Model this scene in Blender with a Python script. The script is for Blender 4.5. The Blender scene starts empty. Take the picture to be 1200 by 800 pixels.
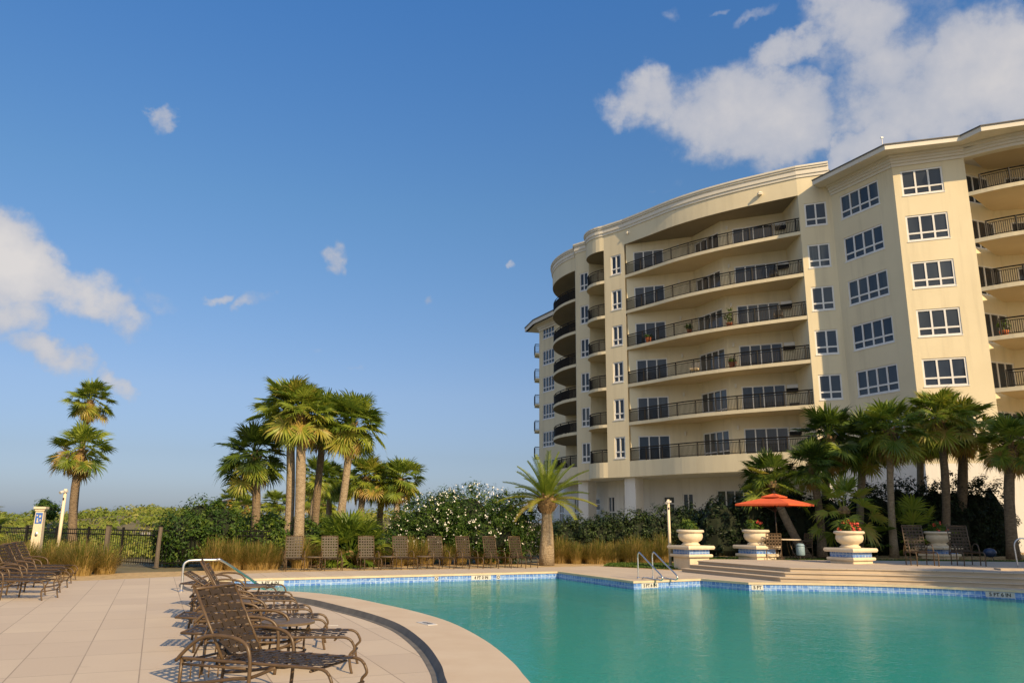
import bpy, math, random
from mathutils import Vector, Matrix, geometry
rnd = random.Random(7)
PI = math.pi
scene = bpy.context.scene
COL = scene.collection
R = math.radians

# ------------------------------------------------------------------ camera model
FPX = 907.8
PITCH = R(13.137); ROLL = R(-0.4987)
_r = Vector((1, 0, 0)); FWD = Vector((0, math.cos(PITCH), math.sin(PITCH))); _u = Vector((0, -math.sin(PITCH), math.cos(PITCH)))
RIGHT = _r * math.cos(ROLL) - _u * math.sin(ROLL)
UP = _r * math.sin(ROLL) + _u * math.cos(ROLL)
EYE = Vector((0, 0, 1.6))
def ray(x, y):
    return RIGHT * ((x - 600) / FPX) - UP * ((y - 400) / FPX) + FWD
def G(x, y, z=0.0):                 # ground point seen at a photo pixel
    d = ray(x, y); t = (z - EYE.z) / d.z
    return EYE + d * t
def D(x, y, Y):                     # point at distance Y seen at a photo pixel
    d = ray(x, y); return EYE + d * (Y / d.y)
cam_d = bpy.data.cameras.new('camera'); cam = bpy.data.objects.new('camera', cam_d); COL.objects.link(cam)
cam_d.sensor_width = 36; cam_d.lens = FPX / 1200 * 36; cam_d.clip_start = 0.1; cam_d.clip_end = 5000
M = Matrix((RIGHT, UP, -FWD)).transposed().to_4x4(); M.translation = EYE
cam.matrix_world = M
scene.camera = cam

# ------------------------------------------------------------------ mesh helper
class MB:
    def __init__(s): s.v = []; s.f = []; s.t = []
    def add(s, vs, fs, tone=0.0):
        n = len(s.v); s.v.extend([tuple(v) for v in vs])
        for f in fs: s.f.append(tuple(i + n for i in f)); s.t.append(tone)
    def quad(s, a, b, c, d, tone=0.0): s.add((a, b, c, d), ((0, 1, 2, 3),), tone)
    def tri(s, a, b, c, tone=0.0): s.add((a, b, c), ((0, 1, 2),), tone)
    def obox(s, o, x, y, z):         # box: corner o with edge vectors
        o, x, y, z = Vector(o), Vector(x), Vector(y), Vector(z)
        if x.cross(y).dot(z) < 0: x, y = y, x
        vs = [o, o + x, o + x + y, o + y, o + z, o + x + z, o + x + y + z, o + y + z]
        s.add(vs, ((0, 3, 2, 1), (4, 5, 6, 7), (0, 1, 5, 4), (1, 2, 6, 5), (2, 3, 7, 6), (3, 0, 4, 7)))
    def box(s, c, d):
        s.obox((c[0] - d[0] / 2, c[1] - d[1] / 2, c[2] - d[2] / 2), (d[0], 0, 0), (0, d[1], 0), (0, 0, d[2]))
    def tube(s, path, rad, n=6, cap=True, tone=0.0):
        path = [Vector(p) for p in path]; m = len(path)
        rr = rad if isinstance(rad, (list, tuple)) else [rad] * m
        vs = []; ref = None
        for i, p in enumerate(path):
            t = (path[min(i + 1, m - 1)] - path[max(i - 1, 0)]).normalized()
            if ref is None:
                ref = Vector((0, 0, 1)) if abs(t.z) < .9 else Vector((1, 0, 0))
            a = (ref - t * ref.dot(t))
            if a.length < 1e-4: a = t.orthogonal()
            a.normalize(); b = t.cross(a); ref = a
            for k in range(n):
                an = 2 * PI * k / n
                vs.append(p + (a * math.cos(an) + b * math.sin(an)) * rr[i])
        fs = []
        for i in range(m - 1):
            for k in range(n):
                k2 = (k + 1) % n
                fs.append((i * n + k, i * n + k2, (i + 1) * n + k2, (i + 1) * n + k))
        if cap:
            fs.append(tuple(range(n))[::-1]); fs.append(tuple((m - 1) * n + k for k in range(n)))
        s.add(vs, fs, tone)
    def lathe(s, prof, n=24, c=(0, 0, 0), cap=True):
        vs = []
        for (r, z) in prof:
            for k in range(n):
                a = 2 * PI * k / n
                vs.append((c[0] + r * math.cos(a), c[1] + r * math.sin(a), c[2] + z))
        fs = []
        for i in range(len(prof) - 1):
            for k in range(n):
                k2 = (k + 1) % n
                fs.append((i * n + k, i * n + k2, (i + 1) * n + k2, (i + 1) * n + k))
        if cap:
            fs.append(tuple(range(n))[::-1]); fs.append(tuple((len(prof) - 1) * n + k for k in range(n)))
        s.add(vs, fs)
    def prism(s, out, z0, z1, holes=(), bottom=True, side=True):
        loops = [list(out)] + [list(h) for h in holes]
        flat = [p for l in loops for p in l]
        tris = geometry.tessellate_polygon([[Vector((p[0], p[1], 0)) for p in l] for l in loops])
        n = len(flat); s0 = len(s.v)
        vs = [(p[0], p[1], z1) for p in flat] + [(p[0], p[1], z0) for p in flat]
        fs = []
        for t in tris:
            a, b, c = [Vector((flat[i][0], flat[i][1])) for i in t]
            cr = (b - a).cross(c - a)
            tt = tuple(t) if cr > 0 else tuple(t)[::-1]
            fs.append(tt)
            if bottom: fs.append(tuple(i + n for i in tt[::-1]))
        if side:
            st = 0
            for l in loops:
                m = len(l)
                for i in range(m):
                    j = (i + 1) % m
                    fs.append((st + i, st + i + n, st + j + n, st + j))
                st += m
        s.add(vs, fs)
    def build(s, name, mat, parent=None, smooth=False, origin=None):
        me = bpy.data.meshes.new(name)
        v = s.v
        if origin is not None:
            o = Vector(origin); v = [(p[0] - o.x, p[1] - o.y, p[2] - o.z) for p in v]
        me.from_pydata(v, [], s.f); me.materials.append(mat)
        if any(s.t):
            at = me.attributes.new('tone', 'FLOAT', 'FACE'); at.data.foreach_set('value', s.t)
        if smooth: me.polygons.foreach_set('use_smooth', [True] * len(me.polygons))
        me.update()
        ob = bpy.data.objects.new(name, me); COL.objects.link(ob)
        if parent is not None:
            ob.parent = parent
            if origin is not None:
                ob.location = Vector(origin) - parent.location
        elif origin is not None: ob.location = origin
        return ob

def tag(o, label=None, cat=None, group=None, kind=None):
    if label: o['label'] = label
    if cat: o['category'] = cat
    if group: o['group'] = group
    if kind: o['kind'] = kind
    return o
def thing(name, label, cat, loc=(0, 0, 0), rz=0.0, group=None):
    o = bpy.data.objects.new(name, None); COL.objects.link(o); o.empty_display_size = .2
    o.location = loc; o.rotation_euler = (0, 0, rz)
    return tag(o, label, cat, group)
def dup(root, loc, rz=None, label=None, group=None, scale=None):
    kids = {}
    for o in bpy.data.objects:
        if o.parent is not None: kids.setdefault(o.parent.name, []).append(o)
    def rec(o, p):
        c = o.copy(); COL.objects.link(c)
        if p is not None: c.parent = p
        for k in kids.get(o.name, []): rec(k, c)
        return c
    r = rec(root, None); r.location = loc
    if rz is not None: r.rotation_euler = (0, 0, rz)
    if scale is not None: r.scale = (scale,) * 3 if not isinstance(scale, tuple) else scale
    if label: r['label'] = label
    if group: r['group'] = group
    return r
ORD = ['first', 'second', 'third', 'fourth', 'fifth', 'sixth', 'seventh', 'eighth', 'ninth', 'tenth', 'eleventh', 'twelfth', 'thirteenth', 'fourteenth', 'fifteenth', 'sixteenth', 'seventeenth', 'eighteenth']
def arc(a, b, sag, n=16):           # arc from a to b, bulging to the right of a->b (outward) by sag
    a = Vector(a[:2]); b = Vector(b[:2]); d = b - a; L = d.length; d /= L; nrm = Vector((d.y, -d.x))
    if abs(sag) < 1e-5: return [a.lerp(b, i / n) for i in range(n + 1)]
    rad = (L * L / 4 + sag * sag) / (2 * sag); c = (a + b) / 2 + nrm * (sag - rad)
    a0 = math.asin(min(1, L / 2 / abs(rad)))
    out = []
    for i in range(n + 1):
        th = -a0 + 2 * a0 * i / n
        out.append(c + nrm * (rad * math.cos(th)) + d * (rad * math.sin(th)))
    return out
def offset(pl, off):                # offset an open polyline outward (right of travel) by off
    out = []
    pl = [Vector(p[:2]) for p in pl]
    for i, p in enumerate(pl):
        d1 = (pl[i] - pl[i - 1]).normalized() if i > 0 else None
        d2 = (pl[i + 1] - pl[i]).normalized() if i < len(pl) - 1 else None
        if d1 is None: d1 = d2
        if d2 is None: d2 = d1
        n1 = Vector((d1.y, -d1.x)); n2 = Vector((d2.y, -d2.x)); b = (n1 + n2)
        if b.length < .2: b = n1
        b.normalize(); k = max(.45, b.dot(n1))
        out.append(p + b * (off / k))
    return out
def catmull(pts, n=6):
    pts = [Vector(p) for p in pts]; out = []
    for i in range(len(pts) - 1):
        p0 = pts[max(i - 1, 0)]; p1 = pts[i]; p2 = pts[i + 1]; p3 = pts[min(i + 2, len(pts) - 1)]
        for k in range(n):
            t = k / n
            out.append(.5 * ((2 * p1) + (p2 - p0) * t + (2 * p0 - 5 * p1 + 4 * p2 - p3) * t * t + (3 * p1 - p0 - 3 * p2 + p3) * t ** 3))
    out.append(pts[-1]); return out
def band(mb, pl, z0, z1, t):        # solid band following an open polyline, thickness t inward
    o = [Vector(p[:2]) for p in pl]; i = offset(pl, -t)
    n = len(o)
    vs = [(p.x, p.y, z0) for p in o] + [(p.x, p.y, z1) for p in o] + [(p.x, p.y, z1) for p in i] + [(p.x, p.y, z0) for p in i]
    fs = []
    for k in range(n - 1):
        fs += [(k, k + 1, n + k + 1, n + k), (n + k, n + k + 1, 2 * n + k + 1, 2 * n + k), (2 * n + k, 2 * n + k + 1, 3 * n + k + 1, 3 * n + k), (3 * n + k, 3 * n + k + 1, k + 1, k)]
    fs += [(0, n, 2 * n, 3 * n), (n - 1, 4 * n - 1, 3 * n - 1, 2 * n - 1)]
    mb.add(vs, fs)

# ------------------------------------------------------------------ materials
def nm(name):
    m = bpy.data.materials.new(name); m.use_nodes = True
    nt = m.node_tree; return m, nt, nt.nodes['Principled BSDF']
def N(nt, t, **kw):
    n = nt.nodes.new(t)
    for k, v in kw.items():
        if k in n.inputs: n.inputs[k].default_value = v
        else: setattr(n, k, v)
    return n
def setin(nt, sock, v):
    if hasattr(v, 'is_linked') or hasattr(v, 'links'): nt.links.new(v, sock)
    else: sock.default_value = v
def mix(nt, a, b, f, mode='MIX'):
    n = nt.nodes.new('ShaderNodeMix'); n.data_type = 'RGBA'; n.blend_type = mode
    for s, v in ((n.inputs['Factor'], f), (n.inputs[6], a), (n.inputs[7], b)):
        if isinstance(v, (tuple, list)) and len(v) == 3: v = (*v, 1)
        setin(nt, s, v)
    return n.outputs[2]
def math_(nt, op, a, b=0.0, c=None, clamp=False):
    n = nt.nodes.new('ShaderNodeMath'); n.operation = op; n.use_clamp = clamp
    setin(nt, n.inputs[0], a); setin(nt, n.inputs[1], b)
    if c is not None: setin(nt, n.inputs[2], c)
    return n.outputs[0]
def ramp(nt, fac, stops):
    n = nt.nodes.new('ShaderNodeValToRGB'); cr = n.color_ramp
    while len(cr.elements) < len(stops): cr.elements.new(.5)
    for e, (p, c) in zip(cr.elements, stops): e.position = p; e.color = (*c, 1) if len(c) == 3 else c
    nt.links.new(fac, n.inputs[0]); return n.outputs[0]
def tex(nt, kind='Object'):
    return nt.nodes.new('ShaderNodeTexCoord').outputs[kind]
def noise(nt, vec, scale, detail=4, rough=.55, stretch=None):
    if stretch:
        mp = nt.nodes.new('ShaderNodeMapping'); mp.inputs['Scale'].default_value = stretch
        nt.links.new(vec, mp.inputs[0]); vec = mp.outputs[0]
    n = N(nt, 'ShaderNodeTexNoise', Scale=scale, Detail=detail, Roughness=rough)
    nt.links.new(vec, n.inputs['Vector']); return n.outputs['Fac']
def bump(nt, bs, h, strength=.3, dist=.02):
    b = N(nt, 'ShaderNodeBump', Strength=strength, Distance=dist); nt.links.new(h, b.inputs['Height'])
    nt.links.new(b.outputs[0], bs.inputs['Normal'])
def simple(name, c1, c2, scale=3, rough=.7, bscale=None, bst=.2, bd=.01, metal=0, spec=None, stretch=None, detail=5):
    m, nt, bs = nm(name); v = tex(nt)
    f = ramp(nt, noise(nt, v, scale, detail, .6, stretch), [(.3, (0, 0, 0)), (.7, (1, 1, 1))])
    nt.links.new(mix(nt, c1, c2, f), bs.inputs['Base Color'])
    bs.inputs['Roughness'].default_value = rough; bs.inputs['Metallic'].default_value = metal
    if spec is not None: bs.inputs['Specular IOR Level'].default_value = spec
    if bscale: bump(nt, bs, noise(nt, v, bscale, 3), bst, bd)
    return m
def wallmat(name, c1, c2):
    m, nt, bs = nm(name); v = tex(nt)
    a = noise(nt, v, .35, 5, .6); b = noise(nt, v, 1.2, 4, .6, (1.5, 1.5, .12))
    c = mix(nt, c1, c2, ramp(nt, a, [(.35, (0, 0, 0)), (.7, (1, 1, 1))]))
    c = mix(nt, c, tuple(x * .82 for x in c2), math_(nt, 'MULTIPLY', ramp(nt, b, [(.50, (0, 0, 0)), (.75, (1, 1, 1))]), .6))
    nt.links.new(c, bs.inputs['Base Color']); bs.inputs['Roughness'].default_value = .9; bs.inputs['Specular IOR Level'].default_value = .2
    bump(nt, bs, noise(nt, v, 14, 4), .25, .02); return m
def leafmat(name, stops, transl=.35, rough=.5, spec=.3):
    m, nt, bs = nm(name)
    at = nt.nodes.new('ShaderNodeAttribute'); at.attribute_name = 'tone'
    c = ramp(nt, at.outputs['Fac'], stops)
    nt.links.new(c, bs.inputs['Base Color']); bs.inputs['Roughness'].default_value = rough; bs.inputs['Specular IOR Level'].default_value = spec
    tr = nt.nodes.new('ShaderNodeBsdfTranslucent'); nt.links.new(mix(nt, c, (1.0, 1.0, .45), .5, 'MULTIPLY'), tr.inputs[0])
    ms = nt.nodes.new('ShaderNodeMixShader'); ms.inputs[0].default_value = transl
    nt.links.new(bs.outputs[0], ms.inputs[1]); nt.links.new(tr.outputs[0], ms.inputs[2])
    nt.links.new(ms.outputs[0], nt.nodes['Material Output'].inputs[0]); return m

CREAM = wallmat('cream_stucco', (.74, .665, .475), (.69, .615, .435))
WHITE_WALL = wallmat('white_stucco', (.80, .78, .73), (.74, .72, .67))
TRIM = simple('white_trim', (.74, .70, .60), (.66, .63, .55), 1.0, .7)
SOFFIT = simple('soffit_dark', (.26, .215, .15), (.22, .18, .125), .8, .85)  # darker tone: top recess ceilings and round tower undersides
FRAME = simple('white_frame', (.78, .78, .76), (.70, .70, .69), 3, .45)
IRON = simple('black_iron', (.007, .007, .008), (.014, .013, .012), 20, .6, spec=.2)
ROOF = simple('grey_roof', (.10, .10, .10), (.14, .135, .13), 2, .7)
def glassmat():
    m, nt, bs = nm('dark_window_glass'); v = tex(nt)
    a = noise(nt, v, .55, 3, .5, (1, 1, .25))
    oi = nt.nodes.new('ShaderNodeObjectInfo'); rd = oi.outputs['Random']
    dark = ramp(nt, a, [(.35, (.020, .026, .036)), (.6, (.042, .052, .066)), (.75, (.07, .085, .09))])
    folds = noise(nt, v, 5.0, 2, .5, (1, 1, .02))
    drape = ramp(nt, folds, [(.3, (.07, .08, .08)), (.7, (.17, .18, .165))])
    k = ramp(nt, rd, [(.0, (0, 0, 0)), (.70, (0, 0, 0)), (.74, (.55, .55, .55)), (.90, (.3, .3, .3)), (1, (.9, .9, .9))])
    c = mix(nt, dark, drape, math_(nt, 'MULTIPLY', k, ramp(nt, noise(nt, v, .45, 1, .5, (1, 1, .1)), [(.42, (0, 0, 0)), (.5, (1, 1, 1))])))
    nt.links.new(c, bs.inputs['Base Color'])
    bs.inputs['Roughness'].default_value = .04; bs.inputs['Specular IOR Level'].default_value = .55
    bump(nt, bs, noise(nt, v, .9, 2), .02, .05)
    return m
GLASS = glassmat()
STEEL = simple('stainless_steel', (.80, .79, .76), (.68, .67, .65), 8, .34, metal=1)
LIME = simple('cream_cast_stone', (.70, .60, .44), (.60, .51, .37), 6, .8, 40, .25, .01)
POLE = simple('cream_painted_pole', (.72, .62, .44), (.64, .55, .40), 5, .55)

# ---- pavement: square pavers in the direction of the pool axis
PAVE_ANG = R(24)
def pavemat():
    m, nt, bs = nm('deck_pavers'); v = tex(nt)
    mp = nt.nodes.new('ShaderNodeMapping'); mp.inputs['Rotation'].default_value = (0, 0, -PAVE_ANG); nt.links.new(v, mp.inputs[0])
    br = N(nt, 'ShaderNodeTexBrick', Scale=1.0); br.offset = 0.0; br.squash = 1.0
    br.inputs['Color1'].default_value = (.525, .445, .34, 1); br.inputs['Color2'].default_value = (.455, .38, .295, 1); br.inputs['Mortar'].default_value = (.22, .18, .14, 1)
    br.inputs['Mortar Size'].default_value = .008; br.inputs['Mortar Smooth'].default_value = .3; br.inputs['Bias'].default_value = 0.0
    br.inputs['Brick Width'].default_value = .62; br.inputs['Row Height'].default_value = 1.24
    nt.links.new(mp.outputs[0], br.inputs['Vector'])
    a = noise(nt, v, .5, 6, .65); b = noise(nt, v, 30, 3)
    fl = ramp(nt, noise(nt, v, 2.2, 6, .7), [(.60, (0, 0, 0)), (.72, (1, 1, 1))])
    c = mix(nt, br.outputs['Color'], (.43, .36, .285), math_(nt, 'MULTIPLY', ramp(nt, a, [(.4, (0, 0, 0)), (.7, (1, 1, 1))]), .6))
    c = mix(nt, c, (.36, .30, .235), math_(nt, 'MULTIPLY', fl, .5))
    c = mix(nt, c, (.58, .49, .39), math_(nt, 'MULTIPLY', b, .28))
    nt.links.new(c, bs.inputs['Base Color']); bs.inputs['Roughness'].default_value = .8; bs.inputs['Specular IOR Level'].default_value = .25
    bump(nt, bs, b, .25, .004); return m
PAVE = pavemat()
COPING = simple('coping_stone', (.50, .40, .285), (.56, .47, .35), 1.4, .75, 40, .2, .004, spec=.25)
COPE_EDGE = simple('coping_edge_stone', (.60, .50, .34), (.50, .40, .26), 3, .7)
DRAIN = simple('dark_drain_channel', (.10, .095, .085), (.16, .15, .13), 5, .75)
STEP = simple('step_stone', (.50, .42, .32), (.42, .35, .265), 1.2, .8, 40, .2, .004, spec=.25)
SAND = simple('sand_mulch', (.58, .42, .21), (.36, .25, .12), 5, .95, 25, .8, .05)
GROUND = simple('sandy_ground', (.17, .14, .075), (.10, .095, .045), .6, .95, 8, .6, .05)
LAWN = simple('lawn_soil', (.06, .10, .02), (.09, .12, .03), 2, .95, 40, .7, .03)
def tilemat():
    m, nt, bs = nm('blue_mosaic_tile'); v = tex(nt, 'UV')
    br = N(nt, 'ShaderNodeTexBrick', Scale=1.0); br.offset = 0.0
    br.inputs['Color1'].default_value = (.07, .17, .50, 1); br.inputs['Color2'].default_value = (.16, .30, .62, 1); br.inputs['Mortar'].default_value = (.30, .42, .62, 1)
    br.inputs['Mortar Size'].default_value = .012; br.inputs['Bias'].default_value = 0.0
    br.inputs['Brick Width'].default_value = .15; br.inputs['Row Height'].default_value = .15
    nt.links.new(v, br.inputs['Vector'])
    a = noise(nt, v, 14, 3)
    c = mix(nt, br.outputs['Color'], (.42, .55, .75), ramp(nt, a, [(.52, (0, 0, 0)), (.68, (.75, .75, .75))]))
    nt.links.new(c, bs.inputs['Base Color']); bs.inputs['Roughness'].default_value = .2; return m
TILE = tilemat()
def add_uv_strip(ob, us):            # uv: u = running length, v = height, from a per-vertex length list
    me = ob.data; uv = me.uv_layers.new(name='UVMap')
    for l in me.loops:
        vtx = me.vertices[l.vertex_index]; uv.data[l.index].uv = (us[l.vertex_index], vtx.co.z)
PLASTER = simple('pool_plaster', (.62, .80, .78), (.54, .74, .73), .5, .6)
def watermat():
    m, nt, bs = nm('pool_water'); nt.nodes.remove(bs); v = tex(nt)
    n1 = noise(nt, v, 1.3, 4, .6); n2 = noise(nt, v, 6.5, 4, .65)
    h = math_(nt, 'ADD', math_(nt, 'ADD', n1, math_(nt, 'MULTIPLY', n2, .45)), math_(nt, 'MULTIPLY', noise(nt, v, 17, 2, .5), .34))
    b = N(nt, 'ShaderNodeBump', Strength=.5, Distance=.03); nt.links.new(h, b.inputs['Height'])
    tr = nt.nodes.new('ShaderNodeBsdfTransparent'); tr.inputs[0].default_value = (.20, .72, .635, 1)
    gl = nt.nodes.new('ShaderNodeBsdfGlossy'); gl.inputs['Roughness'].default_value = .015; nt.links.new(b.outputs[0], gl.inputs['Normal'])
    fr = N(nt, 'ShaderNodeFresnel', IOR=1.33); nt.links.new(b.outputs[0], fr.inputs['Normal'])
    ms = nt.nodes.new('ShaderNodeMixShader'); nt.links.new(math_(nt, 'MULTIPLY', fr.outputs[0], .8), ms.inputs[0])
    # suspended glow of light scattered inside the water body
    df = nt.nodes.new('ShaderNodeBsdfDiffuse'); df.inputs[0].default_value = (.05, .50, .42, 1)
    m2 = nt.nodes.new('ShaderNodeMixShader'); m2.inputs[0].default_value = .46
    nt.links.new(tr.outputs[0], m2.inputs[1]); nt.links.new(df.outputs[0], m2.inputs[2])
    nt.links.new(m2.outputs[0], ms.inputs[1]); nt.links.new(gl.outputs[0], ms.inputs[2])
    nt.links.new(ms.outputs[0], nt.nodes['Material Output'].inputs[0]); return m
WATER = watermat()
BRONZE = simple('bronze_frame', (.115, .074, .038), (.080, .052, .028), 10, .38, spec=.4)
def strapmat():
    m, nt, bs = nm('brown_vinyl_strap'); v = tex(nt)
    nt.links.new(mix(nt, (.034, .025, .017), (.052, .038, .026), noise(nt, v, 9, 3)), bs.inputs['Base Color'])
    bs.inputs['Roughness'].default_value = .45; bs.inputs['Specular IOR Level'].default_value = .2; return m
STRAP = strapmat()
TABLETOP = simple('brown_table_top', (.15, .105, .06), (.11, .08, .05), 8, .4)
ORANGE = simple('orange_canvas', (.72, .125, .035), (.62, .10, .03), 4, .85, 60, .1, .005)
DARKPOLE = simple('dark_bronze_pole', (.05, .035, .02), (.03, .02, .015), 5, .45)
BARK = simple('palm_bark', (.27, .20, .125), (.13, .095, .06), 7, .95, 22, 1.0, .06, stretch=(1, 1, 2.6))
BARK_PALE = simple('pale_palm_bark', (.40, .32, .22), (.22, .165, .10), 7, .95, 22, 1.0, .06, stretch=(1, 1, 2.2))
BOOTS = simple('leaf_base_boots', (.36, .235, .11), (.13, .085, .04), 9, .95, 12, .8, .05)
WOOD = simple('weathered_wood', (.15, .12, .09), (.08, .065, .05), 6, .9, 20, .5, .02, stretch=(1, 1, .2))
FROND = leafmat('palm_frond', [(0, (.030, .055, .010)), (.35, (.115, .18, .022)), (.6, (.30, .36, .045)), (.8, (.42, .30, .07)), (1, (.46, .30, .12))], .38, .42, .4)
SHRUB = leafmat('shrub_leaf', [(0, (.020, .050, .010)), (.5, (.055, .115, .014)), (1, (.15, .20, .024))], .32)
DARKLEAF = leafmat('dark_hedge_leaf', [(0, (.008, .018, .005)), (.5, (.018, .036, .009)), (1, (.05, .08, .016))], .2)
SCRUB = leafmat('dune_scrub_leaf', [(0, (.10, .15, .02)), (.5, (.20, .25, .035)), (1, (.30, .28, .07))], .3)
GRASSM = leafmat('ornamental_grass_blade', [(0, (.07, .11, .015)), (.4, (.18, .17, .03)), (.7, (.37, .255, .08)), (1, (.48, .345, .14))], .4, .6, .2)
LAWNM = leafmat('lawn_blade', [(0, (.05, .11, .015)), (1, (.12, .17, .03))], .35)
FLOWER = simple('white_petal', (.80, .78, .70), (.74, .70, .62), 10, .6)
REDFL = simple('coral_petal', (.70, .12, .06), (.60, .07, .05), 10, .6)
TERRA = simple('terracotta', (.55, .16, .06), (.45, .13, .05), 8, .8)
TWIG = simple('dark_twigs', (.012, .020, .006), (.008, .012, .004), 3, .95)
SIGNW = simple('white_enamel', (.58, .56, .52), (.50, .49, .46), 5, .4)
BLACKP = simple('black_lettering', (.015, .015, .015), (.02, .02, .02), 5, .5)
BLUEP = simple('blue_plaque', (.05, .16, .52), (.04, .12, .42), 9, .35)
GREYBLUE = simple('blue_grey_plastic', (.25, .36, .42), (.20, .30, .36), 8, .5)
NAVY = simple('navy_plastic', (.03, .05, .10), (.02, .035, .08), 8, .4)

# ================================================================== SETTING: pool and deck
U = Vector((.889, .458)); V = Vector((.41, -.912))       # along the far pool edge / toward the viewer
far_l = Vector((-8.3, 22.08)); far_r = Vector((1.62, 27.17))
near_curve = [(13.5, 8.5), (10.2, 5.2), (6.2, 3.6), (3.2, 3.7), (1.3, 5.0), (.45, 6.7), (.16, 8.25), (0.01, 9.24), (-.35, 10.85), (-.93, 12.65), (-1.65, 14.1), (-2.45, 15.35), (-3.35, 16.65), (-4.35, 17.75), (-5.3, 18.35), (-6.3, 18.95), (-7.3, 19.9), (-8.1, 21.1)]
right_curve = [(6.74, 22.83), (8.0, 22.86), (9.5, 22.72), (10.91, 22.3), (12.1, 21.6), (13.2, 20.75), (14.6, 19.2), (15.6, 17), (16, 14.5), (15.4, 11.5), (13.5, 8.5)]
near_pts = [p.to_2d() for p in catmull([(x, y, 0) for x, y in near_curve], 5)]
right_pts = [p.to_2d() for p in catmull([(x, y, 0) for x, y in right_curve], 4)]
far_edge = [far_l, far_r, Vector((3.51, 22.94)), Vector((5.72, 24.23))]
pool = far_edge + right_pts[:-1] + near_pts            # clockwise seen from above (far left -> right -> back along near edge)
pool_closed = pool + [pool[0]]
# ground sheet to the horizon, with the pool cut out
mb = MB(); mb.prism([(-2500, -300), (2500, -300), (2500, 4000), (-2500, 4000)], -.4, -.03, holes=[pool], bottom=False, side=False)
tag(mb.build('ground', GROUND), kind='structure')
deck_out = [(-40, 8.5), (-16, 19.3), (-11.2, 21.6), (-9.2, 23.9), (-7.2, 25.75), (.3, 29.5), (3.3, 30.9), (5.6, 28.6), (8, 28), (20, 26), (26, 16), (26, -3), (-40, -3)]
mb = MB(); mb.prism(deck_out, -.03, 0.0, holes=[pool], bottom=False)
tag(mb.build('pool_deck', PAVE), kind='structure')
# coping: flat edge stones along the far side, a raised ring on the near side
def strip_xy(inner, outer, z_in, z_out):
    m = MB(); n = len(inner)
    for i in range(n - 1):
        m.quad((*inner[i], z_in[i]), (*inner[i + 1], z_in[i + 1]), (*outer[i + 1], z_out[i + 1]), (*outer[i], z_out[i]))
    return m
fe = far_edge + right_pts
def clean_offset(pl, off): return offset(pl, off)
# travel far_edge left->right : pool lies to the right, so outward from the pool is the left side (negative offset)
co_in = offset(fe, .03); co_out = offset(fe, -.30)
mb = MB()
n = len(fe)
vs = [(p.x, p.y, .012) for p in co_out] + [(p.x, p.y, .012) for p in co_in] + [(p.x, p.y, -.045) for p in co_in] + [(p.x, p.y, -.045) for p in fe]
fs = []
for i in range(n - 1):
    for k in range(3): fs.append((k * n + i, (k + 1) * n + i, (k + 1) * n + i + 1, k * n + i + 1))
mb.add(vs, fs)
tag(mb.build('pool_coping', COPE_EDGE), kind='structure')
# near ring (about 0.85 m wide, raised a few centimetres with a dark battered outer face and a slot drain)
ring_in = offset(near_pts, .02)
nw = len(near_pts)
def ringw(i): return .78 if i < nw * .9 else .78 - .5 * (i / nw - .9) / .1
ring_o = []
for i, p in enumerate(near_pts):
    q = offset(near_pts, -1.0)[i] if i == 0 else None
off1 = offset(near_pts, -1.0)
dirs = [(a - p) for a, p in zip(off1, near_pts)]
zt = [.085 * min(1, max(0, (nw - 1 - i) / (nw * .3))) + .006 for i in range(nw)]
ro = [p + d * ringw(i) for i, (p, d) in enumerate(zip(near_pts, dirs))]
ro2 = [p + d * (ringw(i) + .05) for i, (p, d) in enumerate(zip(near_pts, dirs))]
mb = MB()
vs = []
for L, z in ((near_pts, [-.05] * nw), (ring_in, [-.05] * nw), (ring_in, zt), (ro, zt)):
    vs += [(p.x, p.y, zz) for p, zz in zip(L, z)]
fs = []
for i in range(nw - 1):
    for k in range(3): fs.append((k * nw + i, k * nw + i + 1, (k + 1) * nw + i + 1, (k + 1) * nw + i))
mb.add(vs, fs)
tag(mb.build('pool_ring_kerb', COPING), kind='structure')
ro3 = [p + d * (ringw(i) + .115) for i, (p, d) in enumerate(zip(near_pts, dirs))]
mb = MB(); vs = []
for L, z in ((ro, zt), (ro2, [.005] * nw), (ro3, [.005] * nw)): vs += [(p.x, p.y, zz) for p, zz in zip(L, z)]
fs = []
for i in range(nw - 1):
    for k in range(2): fs.append((k * nw + i, k * nw + i + 1, (k + 1) * nw + i + 1, (k + 1) * nw + i))
mb.add(vs, fs)
tag(mb.build('slot_drain', DRAIN), kind='structure')
# tile band and basin
def vert_strip(name, loop, z0, z1, m):
    q = MB(); vs = []; us = []; L = 0
    for i, p in enumerate(loop):
        if i: L += (loop[i] - loop[i - 1]).length
        vs += [(p.x, p.y, z0), (p.x, p.y, z1)]; us += [L, L]
    q.add(vs, [(2 * i, 2 * i + 1, 2 * i + 3, 2 * i + 2) for i in range(len(loop) - 1)])
    o = q.build(name, m); add_uv_strip(o, us); return tag(o, kind='structure')
WZ = -.215
vert_strip('pool_tile_band', pool_closed, -.29, -.0, TILE)
vert_strip('pool_wall', pool_closed, -.90, -.29, PLASTER)
mb = MB(); mb.prism(pool, -1.2, -.82, bottom=False, side=False)
tag(mb.build('pool_floor', PLASTER), kind='structure')
# shallow ledge along the near ring under the water
led = offset(near_pts, 2.4); mb = MB()
for i in range(nw - 1):
    mb.quad((*near_pts[i], -.36), (*near_pts[i + 1], -.36), (*led[i + 1], -.5), (*led[i], -.5))
    mb.quad((*led[i], -.5), (*led[i + 1], -.5), (*led[i + 1], -.82), (*led[i], -.82))
tag(mb.build('pool_ledge', PLASTER), kind='structure')
mb = MB(); mb.prism(pool, -1, WZ, bottom=False, side=False)
tag(mb.build('pool_water', WATER), kind='structure')
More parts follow.
